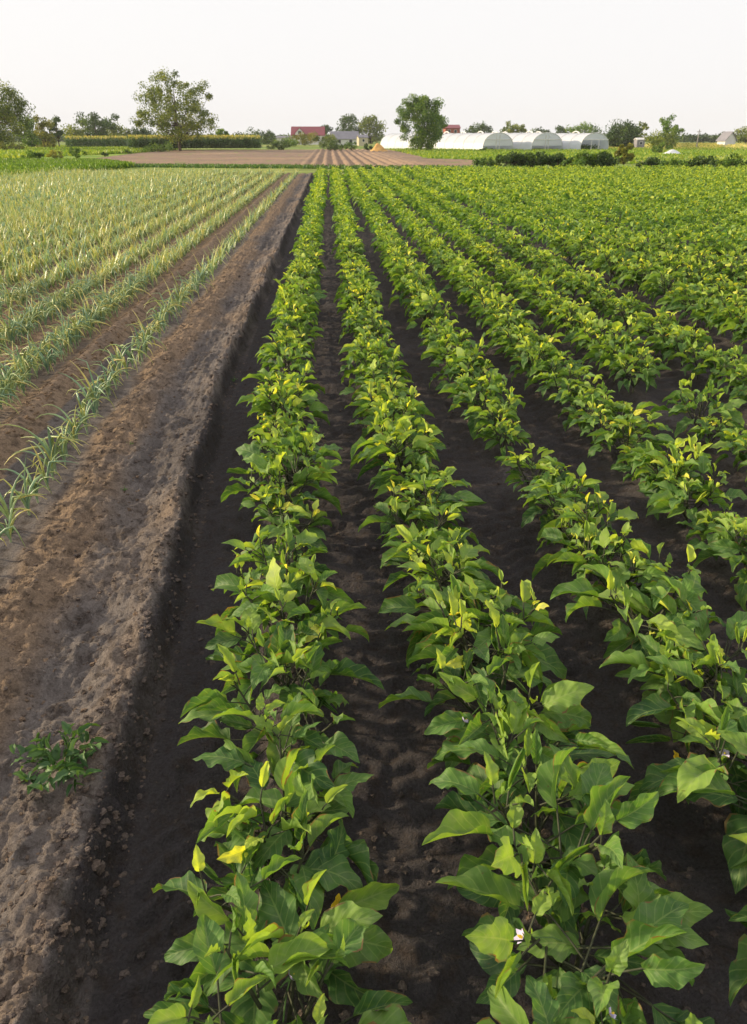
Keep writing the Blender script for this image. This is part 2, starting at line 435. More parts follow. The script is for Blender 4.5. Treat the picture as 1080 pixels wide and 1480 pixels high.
tone = np.where(xr > -0.6, 0.14 * np.exp(-((xr - cc) / 0.12) ** 2), tone)
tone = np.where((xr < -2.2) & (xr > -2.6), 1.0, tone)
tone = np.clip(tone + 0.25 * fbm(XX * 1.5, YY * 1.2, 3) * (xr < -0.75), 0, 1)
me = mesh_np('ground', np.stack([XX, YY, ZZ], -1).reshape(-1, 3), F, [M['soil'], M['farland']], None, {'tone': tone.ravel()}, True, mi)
ground = link(bpy.data.objects.new('ground', me)); tag(ground, kind='structure')

def patch(name, corners, nu, nv, zf, material, lift=0.02):
    """bilinear patch from four ground points: near-left, near-right, far-right, far-left"""
    a, b, c, d_ = [np.asarray(p[:2], float) for p in corners]
    u = np.linspace(0, 1, nu)[None, :, None]; v = (np.linspace(0, 1, nv) ** 1.3)[:, None, None]
    P = (a * (1 - u) + b * u) * (1 - v) + (d_ * (1 - u) + c * u) * v
    z = -0.05 + lift + zf(P[..., 0], P[..., 1])
    V = np.concatenate([P, z[..., None]], -1).reshape(-1, 3)
    I = np.arange(nu * nv).reshape(nv, nu)
    F = np.stack([I[:-1, :-1], I[:-1, 1:], I[1:, 1:], I[1:, :-1]], -1).reshape(-1, 4)
    me = mesh_np(name, V, F, material, None, {'tone': 0.5 + 0.4 * fbm(V[:, 0] * 0.2, V[:, 1] * 0.2, 3)})
    o = link(bpy.data.objects.new(name, me)); tag(o, kind='structure'); return o
G = lambda px, py: at(px, py, -0.05)
def plough_z(X, Y):
    ph = (X - shift(Y)) / 0.95
    amp = 0.10 * sstep((X + 3.5) / 3.0) * sstep((11 - X) / 6)
    return amp * np.cos(ph * 2 * math.pi) + 0.03 * fbm(X * 1.3, Y * 1.3, 3) + amp
patch('ploughed_field', [G(-40, 239), G(735, 245.5), G(640, 216.5), G(190, 216.5)], 700, 70, plough_z, M['plough'])
patch('meadow', [G(-260, 262), G(64, 238.5), G(250, 215), G(-60, 210.5)], 40, 30, lambda x, y: 0 * x, M['meadow'], 0.04)
patch('grass_verge', [G(610, 229), G(1240, 246), G(1240, 213.5), G(600, 216)], 60, 20, lambda x, y: 0 * x, M['meadow'], 0.03)
patch('farm_track', [G(900, 236), G(1300, 241), G(1300, 222), G(900, 228)], 30, 10, lambda x, y: 0.01 * vn(x, y), M['track'], 0.06)

# ------------------------------------------------------------------ leaf templates
def leaf_grid(nl, nw, seed, narrow=1.0):
    r = np.random.default_rng(seed)
    t = np.linspace(0, 1, nl + 1); s = np.linspace(-1, 1, nw + 1)
    T, S = np.meshgrid(t, s, indexing='ij')
    env = np.sin(math.pi * T ** 0.78) ** 0.75 * (1 - 0.42 * T ** 2.5) * 0.265 * narrow
    lob = 1 + 0.13 * np.sin(T * 2 * math.pi * r.uniform(2.2, 3.0) + r.uniform(0, 6) + S * 0.8) * (0.2 + 0.8 * np.abs(S))
    Yc = S * env * lob
    droop = r.uniform(0.5, 1.6)
    ang = 0.15 - droop * T ** 1.4
    dl = 1.0 / nl
    cxs = np.concatenate([[0], np.cumsum(np.cos(ang[1:, 0]) * dl)]); czs = np.concatenate([[0], np.cumsum(np.sin(ang[1:, 0]) * dl)])
    phi = r.uniform(0.25, 1.05) * (1 - 0.25 * T); k = r.uniform(2.0, 3.3); ph = r.uniform(0, 6.28)
    asym = 1 + r.uniform(-0.4, 0.4) * np.sign(S)
    tw = r.uniform(-0.7, 0.7) * T
    A = r.uniform(0.04, 0.10)
    curl = r.uniform(-0.5, 0.9)                       # margins roll up or down
    pf = phi * asym + curl * np.abs(S)
    zz = np.abs(Yc) * np.sin(pf) + A * (S * S) * (env / 0.265) * np.sin(2 * math.pi * k * T + ph + (S > 0) * 2.2)
    Yl = Yc * np.cos(pf)
    y2 = Yl * np.cos(tw) - zz * np.sin(tw); z2 = Yl * np.sin(tw) + zz * np.cos(tw)
    nxv = -np.sin(ang); nzv = np.cos(ang)
    V = np.stack([cxs[:, None] + nxv * z2, y2, czs[:, None] + nzv * z2], -1).reshape(-1, 3)
    V[:, 1] += 0.10 * r.uniform(-1, 1) * V[:, 0] ** 2
    uv = np.stack([T, S * 0.5 + 0.5], -1).reshape(-1, 2)
    I = np.arange((nl + 1) * (nw + 1)).reshape(nl + 1, nw + 1)
    F = np.stack([I[:-1, :-1], I[1:, :-1], I[1:, 1:], I[:-1, 1:]], -1).reshape(-1, 4)
    return V, F, uv
HI = [leaf_grid(14, 8, 100 + i) for i in range(16)]
MID = [leaf_grid(6, 4, 100 + i) for i in range(16)]
LO = [leaf_grid(3, 2, 100 + i) for i in range(16)]
def orient(az, pitch, roll):
    ca, sa, cp, sp, cr, sr = math.cos(az), math.sin(az), math.cos(pitch), math.sin(pitch), math.cos(roll), math.sin(roll)
    Rz = np.array([[ca, -sa, 0], [sa, ca, 0], [0, 0, 1]]); Ry = np.array([[cp, 0, -sp], [0, 1, 0], [sp, 0, cp]])
    Rx = np.array([[1, 0, 0], [0, cr, -sr], [0, sr, cr]])
    return Rz @ Ry @ Rx
def egg_plan(r, n=26, size=1.0, hgt=0.36, ybias=0.0, dage=0.0):
    """list of leaves of a plant: node, petiole end, orientation, length, age"""
    out = []
    nb = r.integers(4, 6)
    tips = []
    for b in range(nb):
        a = b / nb * 6.283 + r.uniform(-.4, .4); e = r.uniform(0.65, 1.15)
        l = r.uniform(0.17, 0.29) * size
        tips.append(np.array([math.cos(a) * math.cos(e) * l, math.sin(a) * math.cos(e) * l, 0.10 * size + math.sin(e) * l * hgt / 0.36]))
    for i in range(n):
        u = i / (n - 1)
        b = i % nb; tip = tips[b]
        base = np.array([0, 0, 0.07 * size])
        node = base + (tip - base) * min(1.0, 0.25 + 0.8 * u) + r.normal(0, 0.006, 3)
        az = math.atan2(tip[1], tip[0]) + i * 2.399 * 0.8 + r.uniform(-.6, .6)
        if u < 0.75: az = i * 2.399 + r.uniform(-.4, .4)
        pit = np.interp(u, [0, 0.5, 1], [0.05, 0.45, 1.15]) + r.uniform(-.22, .22)
        pl = np.interp(u, [0, 0.6, 1], [0.125, 0.085, 0.02]) * r.uniform(0.6, 1.35) * size
        L_ = np.interp(u, [0, 0.5, 0.8, 1], [0.185, 0.16, 0.10, 0.06]) * r.uniform(0.62, 1.25) * size
        pe = node + np.array([math.cos(az) * math.cos(pit), math.sin(az) * math.cos(pit), math.sin(pit)]) * pl
        lp = pit - r.uniform(0.0, 0.35)
        roll = r.normal(0, 0.45)
        age = np.clip(np.interp(u, [0, 0.6, 1], [0.14, 0.44, 0.74]) + dage + r.normal(0, 0.15) + ybias * 0.3 * u, 0, 0.82)
        if u > 0.55 and r.random() < ybias: age = r.uniform(0.84, 1.0); L_ *= 0.72; roll *= 2
        out.append((node, pe, orient(az + r.uniform(-.25, .25), lp, roll), L_, age, r.integers(0, 16)))
    return out, tips
def egg_meshes(seed, tmpl, n=26, size=1.0, hgt=0.36, ybias=0.0, dage=0.0, stems=True, name='leaves', m=None):
    r = np.random.default_rng(seed)
    plan, tips = egg_plan(r, n, size, hgt, ybias, dage)
    lf = MB(); st = MB()
    for node, pe, Rm, L_, age, ti in plan:
        V, F, uv = tmpl[ti]
        lf.add(V @ Rm.T * L_ + pe, F, uv, age)
        if stems: st.tube([node, (node + pe) / 2 + np.array([0, 0, 0.004]), pe, pe + Rm[:, 0] * L_ * 0.15], [0.0028, 0.0024, 0.0022, 0.001], 4, mi=0, cap=False)
    if stems:
        st.tube([(0, 0, -0.05), (0, 0, 0.03 * size), (0, 0, 0.09 * size)], [0.009, 0.008, 0.007], 6)
        for tp in tips:
            b = np.array([0, 0, 0.06 * size]); st.tube([b, (b + tp) / 2 + np.array([0, 0, -0.008]), tp], [0.006, 0.005, 0.003], 5)
    return lf, (st if stems else None)

ORD = ['nearest', 'second', 'third', 'fourth', 'fifth', 'sixth', 'seventh', 'eighth', 'ninth', 'tenth', 'eleventh', 'twelfth']
def ordn(i):
    i += 1
    if i <= 12: return (['first'] + ORD[1:])[i - 1]
    s = 'th' if 10 <= i % 100 <= 20 else {1: 'st', 2: 'nd', 3: 'rd'}.get(i % 10, 'th')
    return f'{i}{s}'
def in_frame(P, mx_=70, my=40, top=0):
    x, y, dp = proj(P)
    return dp > 0.1 and -mx_ < x < 1080 + mx_ and y < 1480 + my and y > top

# candidate eggplant positions -------------------------------------
eggs = []
for k, xb in enumerate(EGG):
    r = np.random.default_rng(500 + k)
    y = 0.55 + r.uniform(0, 0.3)
    while y < Y_END - 0.5:
        x = xb + float(shift(y)) + r.normal(0, 0.02)
        z = float(Zf(x, y, False))
        pl = (x, y, z + 0.25)
        _, _, dp = proj(pl)
        m = 0.42 * FPX / max(dp, 0.3)
        if in_frame(pl, m, m * 1.1) and r.random() > 0.03: eggs.append((x, y, z, k, math.hypot(x, math.hypot(y, H - z))))
        y += r.uniform(0.30, 0.38)
eggs.sort(key=lambda e: e[4])
near = eggs[:296]; far = eggs[296:]
print('eggplants', len(eggs))
NV = 16
variants = []
for v in range(NV):
    lf, st = egg_meshes(900 + v, HI, n=[42, 44, 48, 43][v % 4], size=[0.98, 1.03, 0.93, 1.04][v % 4], ybias=0.008, dage=-0.05)
    variants.append((lf.mesh('leaves', M['egg_leaf']), st.mesh('stem', M['stem'])))
variants_y = []
for v in range(12):
    lf, st = egg_meshes(1900 + v, HI if v < 4 else MID, n=56, size=0.94, ybias=0.17)
    variants_y.append((lf.mesh('leaves', M['egg_leaf']), st.mesh('stem', M['stem'])))
def flower_parts(parent, loc, face):
    fl = MB()
    for i in range(5):
        a = i / 5 * 6.283
        c = np.array([(0, -0.3, 0), (0, 0.3, 0), (1.0, -0.55, 0.12), (1.0, 0.55, 0.12), (1.7, 0, 0.42)]) * 0.011
        V = np.array([c[0], c[1], c[3], c[2], c[4], (c[4] + c[3]) / 2 + [0, .001, 0]])
        Rm = orient(a, 0.35, 0)
        fl.add(V @ Rm.T, [(0, 1, 2, 3), (3, 2, 5, 4)])
    o = fl.build('flower', M['petal'], parent); o.location = loc; o.rotation_euler = face
    sm = MB(); sm.tube([(0, 0, 0), (0, 0, 0.006), (0, 0, 0.012)], [0.003, 0.0035, 0.0015], 6); sm.build('stamen', M['stamen'], o)
    cl = MB(); cl.tube([(0, 0, -0.03), (0.002, 0, -0.015), (0, 0, -0.006), (0, 0, -0.001)], [0.0015, 0.002, 0.005, 0.006], 6); cl.build('calyx', M['calyx'], o)
    return o
rowcount = {}
order = sorted(range(len(near)), key=lambda i: (near[i][3], near[i][1]))
FLOWER_PX = [(305, 1178), (420, 1413), (755, 1355), (882, 1468), (1048, 1088), (672, 1044)]
used = {}
placed = []
for i in order:
    x, y, z, k, D = near[i]
    n_ = rowcount.get(k, 0); rowcount[k] = n_ + 1
    rr = np.random.default_rng(int(i) * 13 + 5)
    py_, = [proj((x, y, z + .3))[1]]
    pool = variants if (D < 3.3 or rr.random() < 0.25) else variants_y
    vi = int(rr.integers(0, len(pool)))
    root = empty('eggplant_plant', (x, y, z - 0.01), int(rr.integers(0, 2)) * math.pi + rr.uniform(-0.6, 0.6))
    s = (rr.uniform(0.88, 1.16) if rr.random() > 0.08 else rr.uniform(0.6, 0.75)) * (1.0 if k < 6 else 1.1)
    root.scale = (s * float(np.interp(D, [3, 8], [1.18, 0.97])), s * float(np.interp(D, [3, 8], [1.2, 1.1])), s * rr.uniform(1.02, 1.3))
    lo = link(bpy.data.objects.new('leaves', pool[vi][0]), root)
    so = link(bpy.data.objects.new('stem', pool[vi][1]), root)
    rowtxt = 'the row beside the soil bank' if k == 0 else f'{ordn(k)} row right of soil bank'
    tag(root, f'leafy eggplant, {ordn(n_)} from near end in {rowtxt}', 'eggplant', 'eggplants growing in the furrowed rows')
    placed.append((root, x, y, z, k, n_))
for fx, fy in FLOWER_PX:
    best = min(placed, key=lambda q: (proj((q[1], q[2], q[3] + 0.22))[0] - fx) ** 2 + (proj((q[1], q[2], q[3] + 0.22))[1] - fy) ** 2 + (1e9 if q[0].name in used else 0))
    used[best[0].name] = 1
    v = ray(fx, fy); zt = best[3] + 0.27
    t = (zt - H) / v[2]; P = Vector((v[0] * t, v[1] * t, zt))
    bpy.context.view_layer.update()
    loc = best[0].matrix_world.inverted() @ P
    if loc.length > 0.33: loc = loc * (0.33 / loc.length)
    flower_parts(best[0], loc, (0.9, 0.3, rng.uniform(0, 6)))
    q = MB(); a = np.array([0, 0, 0.16]); b = np.array(loc); q.tube([a, (a + b) / 2 + [0, 0, .02], b], [0.002, 0.0018, 0.0015], 4, cap=False)
    q.build('flower_stalk', M['calyx'], best[0])
    best[0]['label'] = best[0]['label'].replace('leafy eggplant', 'eggplant with lilac flower')

# the rest of the crop as one mass ---------------------------------
def merge(lst, name, m, meshes):
    pass
def low_variants(tmpl, n, size, ls, nvar, ybias, seed, dage=0.0):
    out = []
    for v in range(nvar):
        r = np.random.default_rng(seed + v)
        plan, _ = egg_plan(r, n, size, 0.36, ybias, dage)
        b = MB()
        for node, pe, Rm, L_, age, ti in plan:
            V, F, uv = tmpl[ti]; b.add(V @ Rm.T * (L_ * ls) + pe, F, uv, age)
        out.append((np.concatenate(b.V), np.concatenate(b.F), np.concatenate(b.A)))
    return out
lv1 = low_variants(MID, 46, 0.96, 1.0, 10, 0.18, 3000)
lv2 = low_variants(LO, 34, 1.0, 1.05, 8, 0.10, 4000, 0.05)
lv3 = low_variants(LO, 20, 1.05, 1.35, 8, 0.06, 5000, 0.10)
Vs, Fs, As, n0 = [], [], [], 0
for j, (x, y, z, k, D) in enumerate(far):
    lv = lv1 if D < 11 else (lv2 if D < 26 else lv3)
    V, F, A = lv[int(rng.integers(0, 8))]
    a = rng.uniform(0, 6.283); ca, sa = math.cos(a), math.sin(a); s = rng.uniform(0.82, 1.18) * (1.0 if k < 6 else 1.12)
    sw = 0.93 if k < 6 else 0.80
    W = np.empty_like(V); W[:, 0] = (V[:, 0] * ca - V[:, 1] * sa) * s * sw + x; W[:, 1] = (V[:, 0] * sa + V[:, 1] * ca) * s * sw + y; W[:, 2] = V[:, 2] * s * 1.15 + z
    Vs.append(W); Fs.append(F + n0); As.append(A); n0 += len(V)
me = mesh_np('eggplant_foliage', np.concatenate(Vs), np.concatenate(Fs), M['egg_leaf_far'], None, {'age': np.concatenate(As)})
tag(link(bpy.data.objects.new('eggplant_foliage', me)), 'dense green eggplant rows running away to the far end of the field', 'eggplant crop', kind='stuff')
print('egg far verts', n0)

# ------------------------------------------------------------------ onions
def onion_plan(r, nbl=9):
    out = []
    a0 = r.uniform(0, 6.283)
    for i in range(nbl):
        az = a0 + (i % 2) * math.pi + r.normal(0, 0.55)
        L_ = r.uniform(0.25, 0.47); lean = r.uniform(0.05, 0.48); curl = r.uniform(0.3, 3.2) * (0.4 + 0.6 * r.random())
        kink = r.uniform(0.45, 0.8) if r.random() < 0.55 else 9
        n = 8
        P = [np.array([0, 0, 0.03])]; e = math.pi / 2 - lean * 0.4
        for j in range(n):
            t = (j + 1) / n
            ee = e - lean * 0.6 * t - curl * t ** 2 - (1.1 if t > kink else 0)
            ee = max(ee, -1.35)
            st_ = L_ / n
            P.append(P[-1] + st_ * np.array([math.cos(az) * math.cos(ee), math.sin(az) * math.cos(ee), math.sin(ee)]))
        P = np.array(P); P[:, 2] = np.maximum(P[:, 2], 0.008)
        out.append((P, r.uniform(0.007, 0.0115), r.uniform(0.1, 0.65) + (0.3 if r.random() < 0.16 else 0)))
    return out
def onion_hi(seed):
    r = np.random.default_rng(seed); lf = MB(); 
    for P, rad, age in onion_plan(r, int(r.integers(6, 9))):
        k = len(P); rr_ = rad * np.interp(np.linspace(0, 1, k), [0, 0.4, 1], [0.7, 1.0, 0.12])
        n = 5
        a = np.clip(age + np.repeat(np.linspace(-0.1, 0.45, k) ** 1, n) * 0.9, 0, 1)
        lf.tube(P, rr_, n, age=a, cap=False)
    nk = MB(); nk.tube([(0, 0, -0.02), (0, 0, 0.0), (0, 0, 0.025), (0, 0, 0.045)], [0.008, 0.009, 0.007, 0.006], 6)
    return lf.mesh('leaves', M['onion']), nk.mesh('neck', M['onion_neck'])
OV = [onion_hi(6000 + i) for i in range(14)]
def onion_strip(seed, pts, wmul, nbl):
    r = np.random.default_rng(seed); b = MB()
    for P, rad, age in onion_plan(r, nbl):
        idx = np.round(np.linspace(0, len(P) - 1, pts)).astype(int); Q = P[idx]
        wv = rad * wmul * np.interp(np.linspace(0, 1, pts), [0, 0.4, 1], [0.7, 1, 0.15])
        dr = Q[-1] - Q[0]; a = math.atan2(dr[1], dr[0]); side = np.array([-math.sin(a), math.cos(a), 0])
        up = np.cross(side, [dr[0], dr[1], 0.1]); 
        V = np.concatenate([Q - side * wv[:, None], Q + side * wv[:, None]])
        F = [(i, i + 1, pts + i + 1, pts + i) for i in range(pts - 1)]
        b.add(V, F, None, np.tile(np.clip(age + np.linspace(0, 0.4, pts), 0, 1), 2))
    return np.concatenate(b.V), np.concatenate(b.F), np.concatenate(b.A)
on = []
for k, xb in enumerate(ONION):
    r = np.random.default_rng(700 + k)
    for lane in ([0.0] if k == 0 else [-0.05, 0.05] if k < 7 else [-0.14, 0.0, 0.14]):
        y = 2.0 + r.uniform(0, .1)
        while y < Y_END:
            x = xb + lane + float(shift(y)) + r.normal(0, 0.025)
            pl = (x, y, 0.1)
            # the field's left edge runs in front of the weedy meadow
            px_, py_, dp = proj((x, y, -0.05))
            lim = np.interp(px_, [-80, 0, 90, 190], [266, 259, 247, 240])
            m = 0.4 * FPX / max(dp, .3)
            if dp > 0.2 and -m < px_ < 1100 and py_ < 1480 + m and py_ > lim:
                on.append((x, y, k, lane, math.hypot(x, math.hypot(y, H))))
            y += r.uniform(0.09, 0.17) * (1.25 if k == 0 else 1.0) * (1 if y < 14 else 1.15)
on.sort(key=lambda e: e[4])
print('onions', len(on))
near_o, far_o = on[:298], on[298:]
cnt = {}
for x, y, k, lane, D in sorted(near_o, key=lambda e: (e[2], e[1])):
    n_ = cnt.get(k, 0); cnt[k] = n_ + 1
    rr = np.random.default_rng(int(D * 1e5) % 99991)
    z = float(Zf(x, y, False))
    root = empty('onion_plant', (x, y, z), rr.uniform(0, 6.283)); s = rr.uniform(0.8, 1.15); root.scale = (s, s, s)
    vi = int(rr.integers(0, 14))
    link(bpy.data.objects.new('leaves', OV[vi][0]), root); link(bpy.data.objects.new('neck', OV[vi][1]), root)
    rowtxt = 'onion row beside the soil bank' if k == 0 else f'{ordn(k)} onion row left of soil bank'
    tag(root, f'grey-green onion, {ordn(n_)} from near end in {rowtxt}', 'onion', 'onions growing in rows left of the bank')
ol = [onion_strip(6500 + i, 6, 1.1, 9) for i in range(10)]
o2 = [onion_strip(6600 + i, 4, 1.3, 8) for i in range(10)]
o3 = [onion_strip(6700 + i, 3, 2.2, 6) for i in range(10)]
Vs, Fs, As, n0 = [], [], [], 0
OX = np.array([(e[0], e[1]) for e in far_o]); OZ = Zf(OX[:, 0], OX[:, 1], False)
for j, (x, y, k, lane, D) in enumerate(far_o):
    lv = ol if D < 13 else (o2 if D < 26 else o3)
    V, F, A = lv[int(rng.integers(0, 10))]
    a = rng.uniform(0, 6.283); ca, sa = math.cos(a), math.sin(a); s = rng.uniform(0.85, 1.2)
    W = np.empty_like(V); W[:, 0] = (V[:, 0] * ca - V[:, 1] * sa) * s + x; W[:, 1] = (V[:, 0] * sa + V[:, 1] * ca) * s + y; W[:, 2] = V[:, 2] * s + OZ[j]
    Vs.append(W); Fs.append(F + n0); As.append(A); n0 += len(V)
me = mesh_np('onion_foliage', np.concatenate(Vs), np.concatenate(Fs), M['onion'], None, {'age': np.concatenate(As)})
tag(link(bpy.data.objects.new('onion_foliage', me)), 'dense pale green onion crop filling the left field to its far end', 'onion crop', kind='stuff')
print('onion far verts', n0)

# ------------------------------------------------------------------ clods on the bank and ridges
def clod_template(r):
    g = np.linspace(-1, 1, 4); V = []; F = []; 
    idx = {}
    def vid(p):
        key = tuple(np.round(p, 4))
        if key not in idx: idx[key] = len(V); V.append(p)
        return idx[key]
    for ax in range(3):
        for sg in (-1, 1):
            for i in range(3):
                for j in range(3):
                    q = []
                    for a, b in ((i, j), (i + 1, j), (i + 1, j + 1), (i, j + 1)):
                        p = np.zeros(3); p[ax] = sg; p[(ax + 1) % 3] = g[a]; p[(ax + 2) % 3] = g[b]; q.append(vid(p))
                    F.append(q if sg > 0 else q[::-1])
    V = np.array(V); V = V / np.linalg.norm(V, axis=1)[:, None]
    V = V * (1 + r.normal(0, 0.27, (len(V), 1))) * np.array([r.uniform(.8, 1.3), r.uniform(.7, 1.2), r.uniform(.5, .8)])
    return V, np.array(F)
CT = [clod_template(np.random.default_rng(40 + i)) for i in range(10)]
cb = MB(); cr = np.random.default_rng(88)
def add_clods(n, xr0, xr1, y0, y1, s0, s1, tone_):
    for _ in range(n):
        y = y0 * (y1 / y0) ** cr.random(); x = cr.uniform(xr0, xr1) + float(shift(y))
        s = s0 + (s1 - s0) * cr.random() ** 3
        z = float(Zf(x, y, True)) - s * 0.05
        V, F = CT[int(cr.integers(0, 10))]; Rm = orient(cr.uniform(0, 6.28), cr.uniform(-.4, .4), cr.uniform(-.4, .4))
        cb.add(V @ Rm.T * s + [x, y, z], F, None, tone_ + cr.uniform(-.2, .2))
add_clods(1900, -0.95, -0.75, 0.9, 16, 0.003, 0.017, 0.3)
add_clods(3600, -1.75, -0.9, 1.2, 14, 0.002, 0.013, 0.5)
add_clods(3500, -0.72, 2.6, 1.0, 9, 0.002, 0.016, 0.12)
add_clods(700, -2.5, -2.25, 3.2, 14, 0.005, 0.024, 0.9)
for k in range(4): add_clods(260, egg_row(k) - 0.14, egg_row(k) + 0.14, 0.9, 8, 0.003, 0.02, 0.4)
V = np.concatenate(cb.V); 
me = mesh_np('soil_clods', V, np.concatenate(cb.F), M['clod'], None, {'tone': np.clip(np.concatenate(cb.A), 0, 1)}, False)
tag(link(bpy.data.objects.new('soil_clods', me)), 'crumbled brown soil clods scattered over the bank and ridges', 'soil clods', kind='stuff')

# ------------------------------------------------------------------ small weeds and fallen leaves
def weed(px, py, rad, hgt, n, label, group=None, zz=0.0, mname='weed'):
    P = at(px, py, zz); z = float(Zf(P[0], P[1], True)); r = np.random.default_rng(int(px * 7 + py))
    root = empty('weed', (P[0], P[1], z)); lf = MB(); st = MB()
    ns = max(4, n // 9)
    for s_ in range(ns):
        a = s_ / ns * 6.283 + r.uniform(-.4, .4); l = rad * r.uniform(0.7, 1.15)
        Q = np.array([[math.cos(a) * l * t, math.sin(a) * l * t, hgt * (t ** 0.7) * r.uniform(0.5, 1.0) * (1 - 0.25 * t)] for t in np.linspace(0, 1, 5)])
        st.tube(Q, [0.0022, 0.002, 0.0018, 0.0015, 0.001], 4, cap=False)
        for i in range(9):
            t = (i + 1.5) / 10; p = Q[min(4, int(t * 4 + 0.5))] + r.normal(0, 0.008 * rad / 0.1, 3)
            V, F, uv = MID[int(r.integers(0, 16))]
            Rm = orient(a + (1 if i % 2 else -1) * r.uniform(0.4, 1.4), r.uniform(0, 0.9), r.normal(0, 0.4))
            lf.add(V @ Rm.T * (rad * r.uniform(0.28, 0.5)) + p, F, uv, r.uniform(0.1, 0.8))
    lf.build('leaves', M[mname], root); st.build('stem', M['calyx'], root)
    tag(root, label, 'weed', group); return root
weed(92, 1118, 0.15, 0.12, 99, 'bushy green weed growing on the bank edge low at the left')
weed(188, 640, 0.03, 0.03, 18, 'tiny weed seedling on the middle of the bare bank, farther of two', 'weed seedlings on the bank')
weed(180, 705, 0.025, 0.03, 18, 'tiny weed seedling on the middle of the bare bank, nearer of two', 'weed seedlings on the bank')
weed(337, 532, 0.04, 0.06, 18, 'small upright weed at the foot of the bank wall beside furrow')
weed(10, 762, 0.05, 0.03, 18, 'small flat weed below the nearest onion at the photo edge')
def fallen(px, py, z, L_, label):
    for _ in range(3): P = at(px, py, z); z = float(Zf(P[0], P[1], True)) + 0.02
    P = at(px, py, z); b = MB(); V, F, uv = HI[3]; b.add(V @ orient(0, 0.1, 0.2).T * L_, F, uv, 1.0)
    o = b.build('yellow_leaf', M['yellow_leaf']); o.location = P; o.rotation_euler = (0.2, -0.2, 1.2)
    sol = o.modifiers.new('thick', 'SOLIDIFY'); sol.thickness = 0.0006
    tag(o, label, 'leaf')
fallen(478, 1330, -0.05, 0.09, 'bright yellow withered leaf fallen beneath the row nearest the bank')
fallen(975, 1108, -0.05, 0.08, 'dull yellow withered leaf on the soil beneath the third row')

# ------------------------------------------------------------------ trees and shrubs
def leaf_cloud(b, C, Rr, n, size, r, flat=0.8, age0=0.5):
    """n small leaf faces scattered round clump centres C with radii Rr"""
    k = r.integers(0, len(C), n)
    dv = r.normal(0, 1, (n, 3)); dv /= np.linalg.norm(dv, axis=1)[:, None]
    rad = r.random(n) ** 0.5
    P = C[k] + dv * (rad * Rr[k])[:, None] * np.array([1, 1, flat])
    u = r.normal(0, 1, (n, 3)); u /= np.linalg.norm(u, axis=1)[:, None]
    v = np.cross(u, r.normal(0, 1, (n, 3))); v /= np.linalg.norm(v, axis=1)[:, None]
    s = size * r.uniform(0.6, 1.3, n)[:, None]
    V = np.stack([P - u * s, P - v * s * 0.55, P + u * s, P + v * s * 0.55], 1).reshape(-1, 3)
    F = np.arange(4 * n).reshape(n, 4)
    ages = np.clip(age0 + r.normal(0, 0.22, n) + r.normal(0, 0.16, len(C))[k], 0, 1)
    b.add(V, F, None, np.repeat(ages, 4))
def tree(name, label, px, D, base_z, h, wd, m, dens=1.0, trunk=0.25, nclump=40, clump=0.16, size=None, seed=0, group=None, cat='tree', lean=0.0, shape='round', leaves=None):
    r = np.random.default_rng(seed + 11)
    P = frame_at(px, D); root = empty(name, (P[0], P[1], base_z))
    b = MB(); tk = MB()
    tr = max(0.06, h * 0.022)
    cz0 = h * trunk; ch = h - cz0
    C = []
    while len(C) < nclump:
        p = r.uniform(-1, 1, 3)
        if shape == 'round' and np.linalg.norm(p) > 1: continue
        q = np.linalg.norm(p)
        if r.random() > 0.25 + q: continue
        wmul = 1.0
        if shape == 'fan': wmul = 0.45 + 0.6 * (p[2] * 0.5 + 0.5)
        irr = 1 + 0.18 * math.sin(3 * math.atan2(p[1], p[0]) + seed) 
        C.append([p[0] * wd / 2 * (1 - clump) * wmul * irr + lean * h * (p[2] * .5 + .5), p[1] * wd / 2 * (1 - clump) * wmul, cz0 + ch * (0.5 + 0.5 * p[2] * (1 - clump))])
    C = np.array(C); Rr = np.full(len(C), wd * clump) * r.uniform(0.55, 1.3, len(C))
    # limbs
    top = np.array([lean * h * 0.5, 0, cz0 + ch * 0.45])
    tk.tube([(0, 0, -0.3), (0, 0, max(0.1, h * trunk * 0.5)), (lean * h * 0.2, 0, cz0), top, (lean * h * .8, 0, cz0 + ch * 0.8)], [tr * 1.3, tr, tr * 0.85, tr * 0.5, tr * 0.12], 6)
    for c in C[r.permutation(len(C))[:min(len(C), 26)]]:
        t0 = r.uniform(0.0, 0.6); st_ = np.array([lean * h * 0.2, 0, cz0]) * (1 - t0) + top * t0
        mid = (st_ + c) / 2 + np.array([0, 0, -0.03 * h]) + r.normal(0, 0.02 * h, 3)
        tk.tube([st_, mid, c], [tr * 0.36, tr * 0.2, tr * 0.06], 4, cap=False)
    px_m = FPX / D
    sz = size or max(0.12, 1.15 / px_m)
    n = int(leaves or dens * min(14000, max(400, 3.2 * wd * h / (1.1 * sz * sz))))
    leaf_cloud(b, C, Rr, n, sz, r)
    tk.build('trunk', M['bark'], root); b.build('crown', m, root)
    tag(root, label, cat, group); return root
def by_px(name, label, x0, x1, ytop, D, m, ybase=None, **kw):
    """size a tree from the pixel box it fills when standing at distance D"""
    zt = H - (ytop - 198) * D / KY
    return tree(name, label, (x0 + x1) / 2, D, -0.05, zt + 0.05, (x1 - x0) * 1.08 * D * math.cos(PITCH) / FPX, m, **kw)
by_px('broadleaf_tree', 'tall olive tree cut off by the left edge of the photo', -60, 34, 122, 150, M['t_olive'], seed=1, dens=1.5, nclump=110, clump=0.12, lean=0.05, trunk=0.02)
by_px('broadleaf_tree', 'dark green bushy tree right of the tree at the left edge', 26, 62, 166, 175, M['t_green'], seed=2, trunk=-0.25, nclump=55)
by_px('broadleaf_tree', 'yellowish sunlit bushy tree at the left end of the corn', 50, 80, 163, 165, M['t_yellow'], seed=3, trunk=-0.25, nclump=55)
